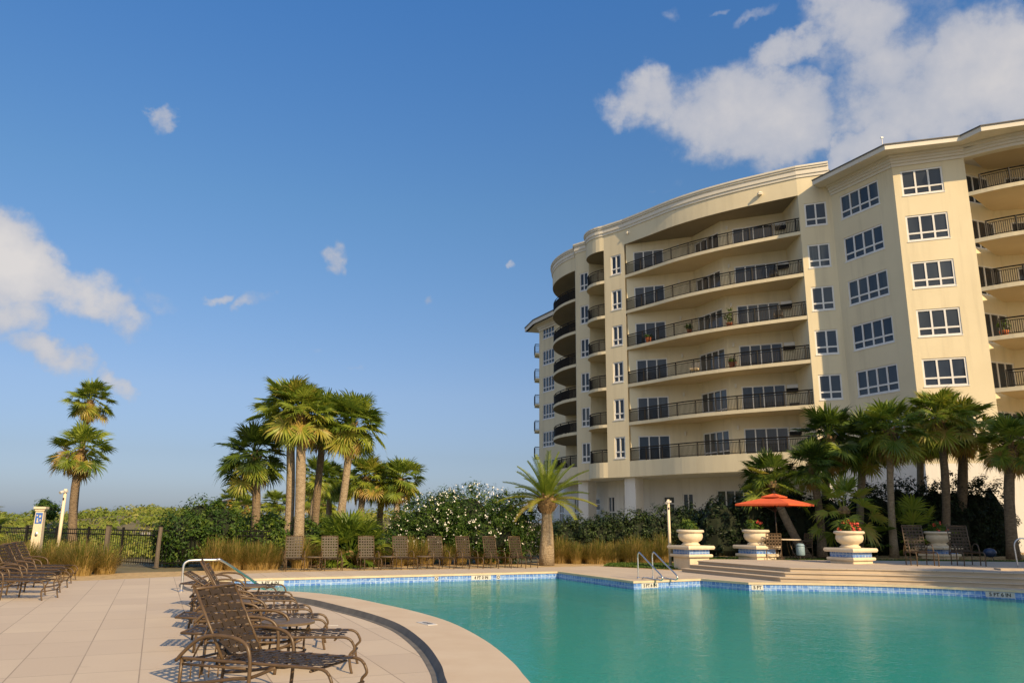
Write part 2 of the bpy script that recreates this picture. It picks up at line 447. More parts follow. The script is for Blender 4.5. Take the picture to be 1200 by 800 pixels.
# sand bed and lawn behind the deck
mb = MB(); mb.prism([(-44, 8.5), (-16.5, 21.0), (-12.5, 24.5), (-9.5, 26.6), (-8, 28.2), (0, 32.5), (3.0, 34.5), (9, 36), (30, 36), (30, 26), (5.6, 28.5), (3.3, 30.8), (.3, 29.4), (-7.2, 25.65), (-9.2, 23.8), (-11.2, 21.5), (-16, 19.2), (-40, 8.4)], -.1, -.012, bottom=False, side=False)
tag(mb.build('sand_bed', SAND), kind='structure')
lawn1 = [(3.6, 31.0), (5.9, 29.2), (7.4, 29.5), (7.6, 33.2), (4.2, 33.4)]
mb = MB(); mb.prism(lawn1, -.1, .006, bottom=False, side=False)
tag(mb.build('lawn_patch', LAWN), kind='structure')
# terrace with three curved steps
def terr(o):                         # outline grown by o on the left and front
    left_b = Vector((6.55, 28.0)); c = Vector((8.35, 24.0))
    f = [Vector(p) for p in ((9.2, 23.75), (10.8, 23.45), (12.4, 22.95), (14.2, 22.1), (15.6, 21.0), (16.8, 19.4), (17.6, 17.4), (18, 14.5))]
    pl = offset([left_b, c] + f, o)
    return pl
TZ = .36
for k, (o, z) in enumerate(((.70, .12), (.36, .24), (0, .36))):
    pl = terr(o); mb = MB()
    back = [Vector((30, 14)), Vector((30, 29.3)), Vector((7.5, 29.3))] if k == 2 else [Vector((20, 14)), Vector((20, 26)), Vector((8, 28.2))]
    mb.prism([p for p in pl] + back, z - .125, z - .02, bottom=False)
    tag(mb.build('terrace_step' if k < 2 else 'terrace', STEP), kind='structure')
    mb = MB(); pn = offset(pl, .045)          # pale nosing slab
    if k == 2: mb.prism(pn + [Vector((30, 14)), Vector((30, 29.35)), Vector((7.4, 29.35))], z - .02, z, bottom=True)
    else: band(mb, pn, z - .02, z, .5)
    tag(mb.build('step_nosing' if k < 2 else 'terrace_paving', PAVE if k == 2 else COPING), kind='structure')
# planting bed behind the terrace
mb = MB(); mb.prism([(7.3, 29.36), (30, 29.36), (40, 30), (40, 42), (7.9, 42)], -.1, .30, bottom=False)
tag(mb.build('planting_bed', SAND), kind='structure')
mb = MB(); mb.prism([(7.5, 29.4), (22, 29.4), (22, 31.3), (15, 31.0), (12, 31.3), (7.7, 32.3)], .2, .306, bottom=False, side=False)
tag(mb.build('lawn_strip', LAWN), kind='structure')
def lawn(name, poly, z, cnt, h=.06):
    m = MB(); pv = [Vector(p) for p in poly]; xs = [p.x for p in pv]; ys = [p.y for p in pv]; k = 0
    def inside(x, y):
        c = False; j = len(pv) - 1
        for i in range(len(pv)):
            if (pv[i].y > y) != (pv[j].y > y) and x < (pv[j].x - pv[i].x) * (y - pv[i].y) / (pv[j].y - pv[i].y) + pv[i].x: c = not c
            j = i
        return c
    while k < cnt:
        x = rnd.uniform(min(xs), max(xs)); y = rnd.uniform(min(ys), max(ys))
        if not inside(x, y): continue
        k += 1; a = rnd.uniform(0, 2 * PI); w = .03; hh = h * rnd.uniform(.5, 1.3); l = rnd.uniform(-.05, .05)
        dx, dy = math.cos(a) * w, math.sin(a) * w
        m.tri((x - dx, y - dy, z), (x + dx, y + dy, z), (x + l, y + rnd.uniform(-.05, .05), z + hh), rnd.random())
    o = m.build(name, LAWNM); tag(o, 'short green lawn grass beside the terrace and planters', 'lawn', kind='stuff'); return o
lawn('lawn_grass', lawn1, .004, 5000)
lawn('lawn_grass', [(7.5, 29.5), (22, 29.5), (22, 31.2), (15, 30.9), (12, 31.2), (7.7, 32.2)], .304, 9000)
# fallen leaves on the bed
m = MB()
for k in range(1500):
    x = rnd.uniform(7.5, 24); y = rnd.uniform(29.6, 34); a = rnd.uniform(0, 6.28); s = rnd.uniform(.03, .08)
    m.quad((x - s * math.cos(a), y - s * math.sin(a), .309), (x + .03 * math.sin(a), y - .03 * math.cos(a), .32), (x + s * math.cos(a), y + s * math.sin(a), .31), (x - .03 * math.sin(a), y + .03 * math.cos(a), .325), rnd.uniform(.7, 1))
tag(m.build('fallen_leaves', GRASSM), 'dry fallen leaves scattered under the palms and hedge', 'leaves', kind='stuff')

# ================================================================== BUILDING
FL = [6.43 + 3.1 * k for k in range(6)]; ZS = [6.18 + 3.1 * k for k in range(6)]
bld = thing('apartment_building', 'cream curved condominium block with balconies, standing beyond the hedge and palms', 'building', (16, 58, 0))
def bpart(mb, name, mat, parent=None, smooth=False):
    o = mb.build(name, mat, None, smooth)
    o.parent = parent if parent is not None else bld
    if parent is None: o.location = -bld.location
    return o
def wall(mb, A, B, z0, z1, ops=(), depth=.16):
    A = Vector(A); B = Vector(B); d = (B - A); L = d.length; d /= L; nrm = Vector((d.y, -d.x))
    ss = sorted({0, L} | {o[0] for o in ops} | {o[1] for o in ops}); zz = sorted({z0, z1} | {o[2] for o in ops} | {o[3] for o in ops})
    def P(s, z, n=0): q = A + d * s + nrm * n; return (q.x, q.y, z)
    for i in range(len(ss) - 1):
        for j in range(len(zz) - 1):
            sm = (ss[i] + ss[i + 1]) / 2; zm = (zz[j] + zz[j + 1]) / 2
            if any(o[0] < sm < o[1] and o[2] < zm < o[3] for o in ops): continue
            mb.quad(P(ss[i], zz[j]), P(ss[i + 1], zz[j]), P(ss[i + 1], zz[j + 1]), P(ss[i], zz[j + 1]))
    for (a, b, c, e) in ops:
        for (s1, z1_, s2, z2) in ((a, c, b, c), (b, c, b, e), (b, e, a, e), (a, e, a, c)):
            mb.quad(P(s1, z1_), P(s2, z2), P(s2, z2, -depth), P(s1, z1_, -depth))
def window(A, B, s0, s1, zb, zt, cols, name='window', transom=.30, fw=.105):
    A = Vector(A); B = Vector(B); d = (B - A).normalized(); nrm = Vector((d.y, -d.x)); z = Vector((0, 0, 1))
    d3 = d.to_3d(); n3 = nrm.to_3d()
    fr = MB(); gl = MB()
    def bx(a, b, c, e, n0, n1): fr.obox(A.to_3d() + d3 * a + n3 * n0 + z * c, d3 * (b - a), n3 * (n1 - n0), z * (e - c))
    n0, n1 = -.10, -.035
    bx(s0, s0 + fw, zb, zt, n0, n1); bx(s1 - fw, s1, zb, zt, n0, n1)
    bx(s0 + fw, s1 - fw, zt - fw, zt, n0, n1 - .003); bx(s0 + fw, s1 - fw, zb, zb + fw, n0, n1 - .003)
    w = (s1 - s0 - fw) / cols
    for c in range(1, cols): bx(s0 + c * w, s0 + c * w + fw, zb + fw, zt - fw, n0, n1 - .006)
    if transom:
        zm = zb + (zt - zb) * transom
        for c in range(cols): bx(s0 + c * w + fw, s0 + (c + 1) * w, zm - fw * .5, zm + fw * .5, n0, n1 - .009)
    if name == 'window':
        bx(s0 - .03, s1 + .03, zb - .06, zb, -.02, .03)
    a = A + d * (s0 + .01) - nrm * .09; b = A + d * (s1 - .01) - nrm * .09
    gl.quad((a.x, a.y, zb + .01), (b.x, b.y, zb + .01), (b.x, b.y, zt - .01), (a.x, a.y, zt - .01))
    o = bpart(fr, name, FRAME); bpart(gl, 'glass_pane', GLASS, o); return o
def railing(pl, z, parent, h=1.02, sp=.11, post=1.6, name='railing'):
    mb = MB(); pl = [Vector(p) for p in pl]
    def P(q, zz): return (q.x, q.y, zz)
    for zz, r in ((z + h, .045), (z + h - .16, .024), (z + .09, .026)):
        mb.tube([P(q, zz) for q in pl], r, 4)
    # balusters by arc length
    acc = 0; nxt = 0; nb = 0; npost = 0
    tot = sum((pl[i + 1] - pl[i]).length for i in range(len(pl) - 1)); cnt = max(2, round(tot / sp)); sp = tot / cnt; every = max(1, round(post / sp))
    k = 0
    for i in range(len(pl) - 1):
        L = (pl[i + 1] - pl[i]).length
        while k * sp <= acc + L + 1e-6 and k <= cnt:
            q = pl[i].lerp(pl[i + 1], min(1, (k * sp - acc) / L))
            if k % every == 0 or k == cnt: mb.box((q.x, q.y, z + h / 2 + .02), (.08, .08, h + .04))
            else:
                mb.box((q.x, q.y, z + .09 + (h - .25) / 2), (.030, .030, h - .25))
            k += 1
        acc += L
    return bpart(mb, name, IRON, parent)
# --- plan points
W0 = Vector((3.18, 87.9)); W1 = Vector((6.4, 82.0))
BC = Vector((13.1, 74.7)); BR = 9.04
B1 = Vector((5.86, 69.3)); C0 = Vector((5.82, 68.36)); C1 = Vector((6.95, 67.25)); E0 = Vector((7.9, 63.75)); F0 = Vector((9.46, 62.2)); F1 = Vector((20.45, 51.82)); G0 = Vector((20.45, 51.8)); GH = Vector((22.47, 51.0)); HI = Vector((24.6, 46.43)); IJ = Vector((28.45, 45.0))
aB1 = math.atan2(B1.y - BC.y, B1.x - BC.x); aB1 = aB1 if aB1 > 0 else aB1 + 2 * PI
B_arc = [BC + Vector((math.cos(a), math.sin(a))) * BR for a in [2.55 + (aB1 - 2.55) * i / 20 for i in range(21)]]
B_arc[-1] = B1.copy()
D_arc = arc(C1, E0, .75, 10)
F_arc = [q.to_2d() for q in catmull([(9.46, 62.2, 0), (11.1, 60.1, 0), (12.7, 58.0, 0), (14.5, 56.15, 0), (16.5, 54.5, 0), (18.5, 53.1, 0), (20.45, 51.82, 0)], 4)]
J_arc = [IJ.copy()] + arc(Vector((28.5, 44.98)), Vector((35.5, 42.0)), .75, 12)[1:]
front = B_arc + [C0] + D_arc + F_arc            # curved wing front
backline = [Vector((40, 44)), Vector((52, 60)), Vector((45, 90)), Vector((16, 95))]
GZ = 5.2
# --- floor plates / balcony slabs
plate0 = front + [GH, HI] + J_arc + backline
mb = MB(); mb.prism(plate0, GZ, FL[0]); bpart(mb, 'floor_plate', CREAM)
mb = MB(); mb.prism(offset(front + [GH, HI] + J_arc, -.06) + [Vector((39.9, 44.1)), Vector((52, 59.5)), Vector((45, 89)), Vector((16, 94))], GZ - .02, GZ - .004); bpart(mb, 'ground_floor_soffit', WHITE_WALL)
# --- roof plate (header and parapet) of the curved wing
mb = MB(); mb.prism(front + [GH, Vector((30, 60)), Vector((30, 90)), Vector((16, 92))], 24.65, 26.0); bpart(mb, 'parapet', CREAM)
mb = MB()
cl = front + [GH]
for o, z0, z1 in ((.06, 25.98, 26.2), (.12, 26.2, 26.42), (.08, 26.42, 26.58), (.16, 26.58, 26.72), (.22, 26.72, 26.86)):
    band(mb, offset(cl, o), z0, z1, .8)
bpart(mb, 'cornice', TRIM)
mb = MB(); mb.prism(offset(cl, -.3) + [Vector((30, 60)), Vector((30, 90)), Vector((16, 92))], 26.0, 26.5); bpart(mb, 'flat_roof', ROOF)
# --- piers with windows
wm = MB()
def pier(A, B, s0, s1, cols, rows=range(6), z0=FL[0], z1=24.65, h=1.72):
    ops = [(s0, s1, 8.42 + 3.1 * k - h, 8.42 + 3.1 * k) for k in rows]
    wall(wm, A, B, z0, z1, ops)
    for (a, b, c, e) in ops: window(A, B, a, b, c, e, cols)
def sOf(A, B, p): return (Vector(p) - Vector(A)).dot((Vector(B) - Vector(A)).normalized())
pier(E0, F0, sOf(E0, F0, (8.4, 63.21)), sOf(E0, F0, (9.14, 62.45)), 2)
pier(C0, C1, sOf(C0, C1, (6.16, 68.01)), sOf(C0, C1, (6.87, 67.33)), 2)
wall(wm, B1, C0, FL[0], 24.65)
pier(G0, GH, sOf(G0, GH, (20.77, 51.65)), sOf(G0, GH, (22.28, 51.17)) - .12, 2)
pier(GH, HI, sOf(GH, HI, (22.75, 50.35)), sOf(GH, HI, (24.15, 47.5)), 4, z1=24.9)
pier(HI, IJ, sOf(HI, IJ, (25.02, 46.3)), sOf(HI, IJ, (27.26, 45.47)), 3, z1=24.9)
# wing at the far left with its balconies
wd = (W1 - W0).normalized()
pier(W0, W1, .75, 3.3, 4, z0=GZ, z1=24.0)
# jambs: E toward D, F recess side walls, C jambs
Eb = E0 + Vector((1.6, .45)); wall(wm, Eb, E0, FL[0], 24.65)
Cb = C1 + Vector((1.45, .4)); wall(wm, C1, Cb, FL[0], 24.65)
wall(wm, Cb, Eb, FL[0], 24.65)
FB = [F0 + Vector((.12, .05)), Vector((14.75, 60.25)), Vector((16.2, 56.85)), Vector((20.5, 55.0))]
# recess back walls with sliding doors
def doorwall(A, B, s0, s1, cols, top=8.42, transom=0):
    ops = [(s0, s1, FL[k] + .02, top + 3.1 * k) for k in range(6)]
    wall(wm, A, B, FL[0], 24.65, ops)
    for (a, b, c, e) in ops: window(A, B, a, b, c, e, cols, name='sliding_door', transom=transom, fw=.09)
doorwall(FB[0], FB[1], .62, 3.15, 3)
doorwall(FB[1], FB[2], .25, 3.35, 4, transom=.22)
doorwall(FB[2], FB[3], .85, 3.95, 4)
wall(wm, FB[3], G0, FL[0], 24.65)
wall(wm, Vector((9.9, 64.5)), FB[0], FL[0], 24.65)
# B recess: jamb and curved back wall
Bi = [BC + Vector((math.cos(a), math.sin(a))) * (BR - 3.4) for a in [2.45 + (aB1 - 2.45) * i / 8 for i in range(9)]]
wall(wm, Bi[-1], B1, FL[0], 24.65)
for i in range(8):
    if i in (2, 3, 4, 5, 6, 7):
        L = (Bi[i + 1] - Bi[i]).length; ops = [(.1, L - .1, FL[k] + .02, 8.42 + 3.1 * k) for k in range(6)]
        wall(wm, Bi[i], Bi[i + 1], FL[0], 24.65, ops)
        for (a, b, c, e) in ops: window(Bi[i], Bi[i + 1], a, b, c, e, 2, name='sliding_door', transom=0, fw=.09)
    else: wall(wm, Bi[i], Bi[i + 1], FL[0], 24.65)
wall(wm, BC + Vector((math.cos(2.55), math.sin(2.55))) * BR, Bi[0], FL[0], 24.65)
# J recess
JA = Vector((31.4, 47.3)); JB = Vector((38.0, 45.9))
JI = Vector((28.72, 46.3)); wall(wm, IJ, JI, FL[0], 24.65)
doorwall(JI, JA, .6, 2.75, 3)
doorwall(JA, JB, .9, 4.6, 4)
wall(wm, JB, Vector((38.6, 41.5)), FL[0], 24.65); wall(wm, Vector((38.6, 41.5)), Vector((40, 44)), FL[0], 24.65)
# closing walls behind (they carry no detail)
wall(wm, Vector((40, 44)), Vector((52, 60)), GZ, 24.65); wall(wm, Vector((52, 60)), Vector((45, 90)), GZ, 24.65); wall(wm, Vector((45, 90)), W0, GZ, 24.65)
wall(wm, GH, Vector((27.5, 53.5)), 24.9, 26.0)
bpart(wm, 'wall', CREAM)
# --- balconies
SLAB_UNDER = simple('balcony_underside_pale', (.60, .49, .32), (.54, .43, .28), .8, .85)  # paler tone: the other slab undersides and the right bay's ceiling
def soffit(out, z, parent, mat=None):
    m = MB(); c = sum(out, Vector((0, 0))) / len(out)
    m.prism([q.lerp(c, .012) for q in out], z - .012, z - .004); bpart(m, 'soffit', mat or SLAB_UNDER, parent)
for k in range(6):
    zs, zf = ZS[k], FL[k]
    if k == 0:
        continue
    out = F_arc + [FB[3] + Vector((.05, .1)), FB[2] + Vector((.1, .2)), FB[1] + Vector((.1, .2)), FB[0] + Vector((.2, .3))]; mb = MB(); mb.prism(out, zs, zf)
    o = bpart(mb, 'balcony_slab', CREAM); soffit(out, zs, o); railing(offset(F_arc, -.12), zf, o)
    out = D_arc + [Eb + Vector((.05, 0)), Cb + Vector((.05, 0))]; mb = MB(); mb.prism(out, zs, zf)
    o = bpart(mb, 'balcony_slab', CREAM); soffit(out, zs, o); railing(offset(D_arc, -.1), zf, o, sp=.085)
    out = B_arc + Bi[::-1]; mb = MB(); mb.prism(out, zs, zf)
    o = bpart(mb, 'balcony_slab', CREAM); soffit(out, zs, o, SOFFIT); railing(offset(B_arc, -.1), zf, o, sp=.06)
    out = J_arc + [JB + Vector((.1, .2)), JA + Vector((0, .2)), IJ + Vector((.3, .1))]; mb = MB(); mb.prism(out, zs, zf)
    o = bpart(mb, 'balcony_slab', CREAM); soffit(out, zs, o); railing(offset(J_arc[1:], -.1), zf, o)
for pl in (F_arc, D_arc, B_arc, J_arc[1:]):
    fl0 = bpart(MB(), 'balcony_floor', CREAM) if False else None
    railing(offset(pl, -.12), FL[0], None)
# small balconies on the outer side of the far wing
wl = [W0 + Vector((.1, .35)), W0 + Vector((-.45, .2)), W0 + Vector((-.5, 1.9)), W0 + Vector((.1, 2.2))]
for k in range(5):
    mb = MB(); mb.prism([wl[0], wl[3], wl[2], wl[1]], 8.92 + 2.98 * k - .25, 8.92 + 2.98 * k)
    o = bpart(mb, 'balcony_slab', CREAM); railing([wl[0], wl[1], wl[2]], 8.92 + 2.98 * k, o, sp=.12)
rf = bpart(MB(), 'balcony_ceiling', SOFFIT) if False else None
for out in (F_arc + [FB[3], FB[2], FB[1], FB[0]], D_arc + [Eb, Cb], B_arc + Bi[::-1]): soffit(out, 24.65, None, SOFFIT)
# --- eaves: far wing roof
we = [W0 + Vector((-1.6, 3.0)), W0 + Vector((-.72, -.85)), Vector((5.0, 81.8)), Vector((6.0, 80.0))]
mb = MB(); mb.prism(we + [Vector((14, 84)), Vector((12, 94))], 24.0, 24.12); bpart(mb, 'eave_soffit', TRIM)
mb = MB(); band(mb, offset(we, .04), 24.0, 24.42, .3); bpart(mb, 'eave_fascia', TRIM)
mb = MB(); mb.prism(offset(we, .1) + [Vector((14, 84)), Vector((12, 94))], 24.42, 24.55); bpart(mb, 'eave_roof', ROOF)
mb = MB(); wwall = [W0 + Vector((1.2, 2.6)), W0, W1]
for o_, z0, z1 in ((.08, 23.3, 23.55), (.2, 23.55, 23.8), (.32, 23.8, 24.0)): band(mb, offset(wwall, o_), z0, z1, .6)
bpart(mb, 'eave_cornice', TRIM)
wall_side = MB(); wall(wall_side, W0 + Vector((1.2, 3.2)), W0, GZ, 24.0); bpart(wall_side, 'side_wall', CREAM)
# --- hipped roof over the right block
ev = [Vector((21.15, 50.75)), Vector((23.72, 45.35)), Vector((27.85, 44.1)), Vector((28.4, 42.85)), Vector((37, 39.6)), Vector((42, 41))]
inner_ev = [Vector((42, 50)), Vector((30, 60)), Vector((24.5, 54))]
mb = MB(); mb.prism(ev + inner_ev, 24.98, 25.04); bpart(mb, 'eave_soffit', TRIM)
mb = MB(); band(mb, offset(ev, .03), 24.95, 25.26, .2); bpart(mb, 'eave_fascia', TRIM)
mb = MB(); o = offset(ev, .09); mb.prism(o + inner_ev, 25.26, 25.33)
top = [Vector((25.5, 55)), Vector((27.5, 51.5)), Vector((30.5, 50.5)), Vector((31.0, 50.2)), Vector((38, 47)), Vector((42, 46.5))]
for i in range(len(o) - 1): mb.quad((*o[i], 25.331), (*o[i + 1], 25.331), (*top[i + 1], 26.1), (*top[i], 26.1))
bpart(mb, 'hip_roof', ROOF)
mb = MB(); cw = [GH, HI, IJ, Vector((28.5, 44.98))] + arc(Vector((28.5, 44.98)), Vector((35.5, 42.0)), .75, 12)[1:]
for o_, z0, z1 in ((.07, 24.25, 24.45), (.16, 24.45, 24.62), (.24, 24.62, 24.8), (.36, 24.8, 24.97)): band(mb, offset(cw, o_), z0, z1, .5)
bpart(mb, 'eave_cornice', TRIM)
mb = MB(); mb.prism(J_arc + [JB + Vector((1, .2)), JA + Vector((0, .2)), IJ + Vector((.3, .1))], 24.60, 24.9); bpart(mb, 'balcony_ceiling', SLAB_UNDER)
# antenna
mb = MB(); a = D(1037, 171, 46.5); mb.tube([(24.4, 46.9, 25.3), (24.4, 46.9, 26.6)], .03, 5); mb.box((24.4, 46.9, 26.62), (.16, .1, .08)); bpart(mb, 'antenna', FRAME)
# --- ground floor: recessed white walls, columns
gq = [Vector((4.4, 82)), Vector((6.95, 72.6)), Vector((9.2, 68.1)), Vector((11.4, 65.4)), Vector((15.6, 61.6)), Vector((18.8, 59.2)), Vector((23.2, 55))]
gm = MB(); gops = {0: [(2.0, 3.4, 1.2, 3.9, 2), (6.4, 7.8, 1.2, 3.9, 2)], 1: [(.5, .95, .6, 3.9, 1), (1.3, 2.2, .1, 2.4, 2), (1.2, 2.3, 2.7, 3.8, 1), (3.6, 4.6, 1.2, 3.9, 2)], 2: [(.7, 1.7, 1.2, 3.9, 2)], 3: [(1.4, 2.5, 2.6, 3.8, 1), (1.5, 2.4, .1, 2.4, 2), (3.2, 4.2, .6, 4.0, 2)], 4: [(.5, 3.4, 1.0, 4.2, 4)], 5: [(.5, 2.5, 1.0, 4.0, 3)]}
for i in range(len(gq) - 1):
    ops = gops.get(i, [])
    wall(gm, gq[i], gq[i + 1], 0, GZ, [o[:4] for o in ops])
    for (a, b, c, e, cc) in ops: window(gq[i], gq[i + 1], a, b, c, e, cc, transom=.5)
wall(gm, G0, GH, 0, GZ); wall(gm, GH, HI, 0, GZ); wall(gm, HI, IJ, 0, GZ); wall(gm, IJ, Vector((36, 42.2)), 0, GZ); wall(gm, gq[-1], G0, 0, GZ); wall(gm, Vector((36, 42.2)), Vector((40, 44)), 0, GZ)
bpart(gm, 'ground_floor_wall', WHITE_WALL)
for (x, y, w) in ((9.5, 62.75, 1.05), (17.2, 56.0, 1.0), (6.35, 68.95, 1.1), (13.3, 59.3, .0)):
    if w == 0: continue
    mb = MB(); ang = R(-45); dx = Vector((math.cos(ang), math.sin(ang), 0)); dy = Vector((-dx.y, dx.x, 0))
    mb.obox(Vector((x, y, 0)) - dx * w / 2, dx * w, dy * w, (0, 0, GZ - .02)); bpart(mb, 'column', WHITE_WALL)
# --- wall units (shutter housings) and lamps on the balcony walls
A, B = FB[2], FB[3]; d = (B - A).normalized(); nr = Vector((d.y, -d.x))
for k in range(6):
    for s, z, ww, hh, m_ in ((4.25, 1.62, .95, .26, FRAME), (4.2, 1.36, 1.05, .24, IRON), (4.35, .0, .85, .55, DARKPOLE)):
        mb = MB(); q = A + d * (s - .2)
        mb.obox((q.x, q.y, FL[k] + z), (d * ww * .8).to_3d(), (nr * .35).to_3d(), (0, 0, hh)); 
        bpart(mb, 'shutter_box' if z > 1 else 'grill', m_)
    for (A2, B2, s) in ((FB[0], FB[1], 4.3), (FB[2], FB[3], .4)):
        d2 = (B2 - A2).normalized(); n2 = Vector((d2.y, -d2.x)); q = A2 + d2 * s
        mb = MB(); mb.obox((q.x, q.y, FL[k] + 1.9), (d2 * .14).to_3d(), (n2 * .16).to_3d(), (0, 0, .3)); bpart(mb, 'wall_lamp', TRIM)
# --- small floodlights under the cornice
for x, y, Y in ((890.5, 228, 53.25), (736.5, 274, 62.0)):
    q = D(x, y, Y); mb = MB(); mb.box((q.x - .05, q.y - .12, q.z), (.30, .3, .16)); mb.box((q.x - .05, q.y - .25, q.z + .05), (.22, .12, .1)); bpart(mb, 'floodlight', TRIM)

# ================================================================== PLANTS
def leaf(mb, p, n, size, tone, asp=.55):
    a = rnd.uniform(0, 2 * PI); t = n.orthogonal().normalized(); b = n.cross(t)
    e1 = (t * math.cos(a) + b * math.sin(a)) * size; e2 = (b * math.cos(a) - t * math.sin(a)) * size * asp
    mb.quad(p - e1, p - e2 * .8 + n * size * .12, p + e1, p + e2 * .8 + n * size * .12, tone)
def rdir():
    while True:
        v = Vector((rnd.uniform(-1, 1), rnd.uniform(-1, 1), rnd.uniform(-1, 1)))
        if .05 < v.length < 1: return v.normalized()
def foliage(lobes, n, size, clump=.28, per=26, tone=(0, 1), up=.35):
    """leaf clumps spread through a set of ellipsoid lobes (centre, radii): each clump a spray of leaves"""
    mb = MB(); wts = [r.x * r.z + r.y * r.z for c, r in lobes]
    for k in range(max(1, n // per)):
        c, r = rnd.choices(lobes, wts)[0]
        d = rdir(); f = rnd.uniform(.72, 1.04) if rnd.random() < .85 else rnd.uniform(.3, .8)
        cc = c + Vector((d.x * r.x, d.y * r.y, d.z * r.z)) * f
        if cc.z < .05: cc.z = rnd.uniform(.05, .4)
        base = rnd.uniform(*tone); cs = clump * rnd.uniform(.6, 1.4)
        for j in range(per):
            q = rdir(); p = cc + q * cs * rnd.random() ** .6
            if p.z < .02: continue
            nn = (q + d * .8 + Vector((0, 0, up)) + rdir() * .6).normalized()
            leaf(mb, p, nn, size * rnd.uniform(.6, 1.3), min(1, max(0.001, base + rnd.uniform(-.25, .25))))
    return mb
def core(lobes, k=.72):
    mb = MB()
    for c, r in lobes:
        n1, n2 = 10, 6; vs = []
        for i in range(n2 + 1):
            ph = -PI / 2 + PI * i / n2
            for j in range(n1):
                th = 2 * PI * j / n1; w = k * rnd.uniform(.85, 1.08)
                vs.append((c.x + r.x * w * math.cos(ph) * math.cos(th), c.y + r.y * w * math.cos(ph) * math.sin(th), max(.0, c.z + r.z * w * math.sin(ph))))
        fs = [(i * n1 + j, i * n1 + (j + 1) % n1, (i + 1) * n1 + (j + 1) % n1, (i + 1) * n1 + j) for i in range(n2) for j in range(n1)]
        mb.add(vs, fs)
    return mb
def shrub(name, label, cat, loc, lobes, n, size, mat, group=None, tone=(.1, .9), clump=.24, corek=.72, flowers=0):
    t = thing(name, label, cat, loc, 0, group)
    lb = [(Vector(c), Vector(r)) for c, r in lobes]
    foliage(lb, n, size, clump, tone=tone).build('foliage', mat, t)
    if corek: core(lb, corek).build('branches', TWIG, t)
    if flowers:
        mb = MB(); wts = [r.x * r.z for c, r in lb]
        for k in range(flowers):
            c, r = rnd.choices(lb, wts)[0]
            while True:
                d = rdir()
                if d.y < .4 and rnd.random() < .55 + .35 * d.z: break
            p = c + Vector((d.x * r.x, d.y * r.y, d.z * r.z)) * rnd.uniform(.98, 1.1)
            if p.z < .5: continue
            for j in range(rnd.choice((1, 2, 2, 3, 5))):
                leaf(mb, p + rdir() * .06, (rdir() + d + Vector((0, -.6, .3))).normalized(), rnd.uniform(.022, .040), 0, .9)
        mb.build('blossoms', FLOWER, t)
    return t
# ---- palms
def fan_leaf(mb, base, d, pet, rad, tone, droop=.3, nseg=24, half=2.1, hang=None):
    """one fan: petiole, then stiff pointed segments radiating in a blade that hangs from the petiole end"""
    d = d.normalized(); s = d.cross(Vector((0, 0, 1)))
    if s.length < .05: s = Vector((1, 0, 0))
    s.normalize(); u = s.cross(d).normalized()
    tw = rnd.uniform(-.5, .5); s, u = s * math.cos(tw) + u * math.sin(tw), u * math.cos(tw) - s * math.sin(tw)
    hub = base + d * pet + Vector((0, 0, -droop * .45 * pet))
    mid = base + d * pet * .5 + Vector((0, 0, droop * .06 * pet))
    w = .02
    mb.quad(base - s * w, base + s * w, mid + s * w, mid - s * w, tone); mb.quad(mid - s * w, mid + s * w, hub + s * w, hub - s * w, tone)
    b = (rnd.uniform(.05, .55) + droop * .45) if hang is None else hang
    d2 = d * math.cos(b) - u * math.sin(b); u2 = u * math.cos(b) + d * math.sin(b)
    for k in range(nseg):
        a = -half + 2 * half * (k + .5) / nseg + rnd.uniform(-.05, .05)
        e = d2 * math.cos(a) + s * math.sin(a)
        L = rad * (1 - .28 * (abs(a) / half) ** 2) * rnd.uniform(.82, 1.1)
        q = (-s * math.cos(a) * -1 + d2 * -math.sin(a)); ww = L * half / nseg * 1.05
        cup = u2 * L * (.12 + .10 * math.cos(a)); dz = Vector((0, 0, -1)) * L * rnd.uniform(.02, .22) * (.5 + droop)
        p1 = hub + e * L * .5 + cup * .55; p2 = hub + e * L * .78 + cup * .7 + dz * .3; p3 = hub + e * L + cup * .6 + dz
        tn = min(1, max(.001, tone + rnd.uniform(-.09, .09))); lift = u2 * ww * .3 * (1 if k % 2 else -1)
        mb.add((hub, p1 - q * ww * .5 - lift, p1 + q * ww * .5 + lift, p2 - q * ww * .27, p2 + q * ww * .27, p3), ((0, 1, 2), (1, 3, 4, 2), (3, 5, 4)), tn)
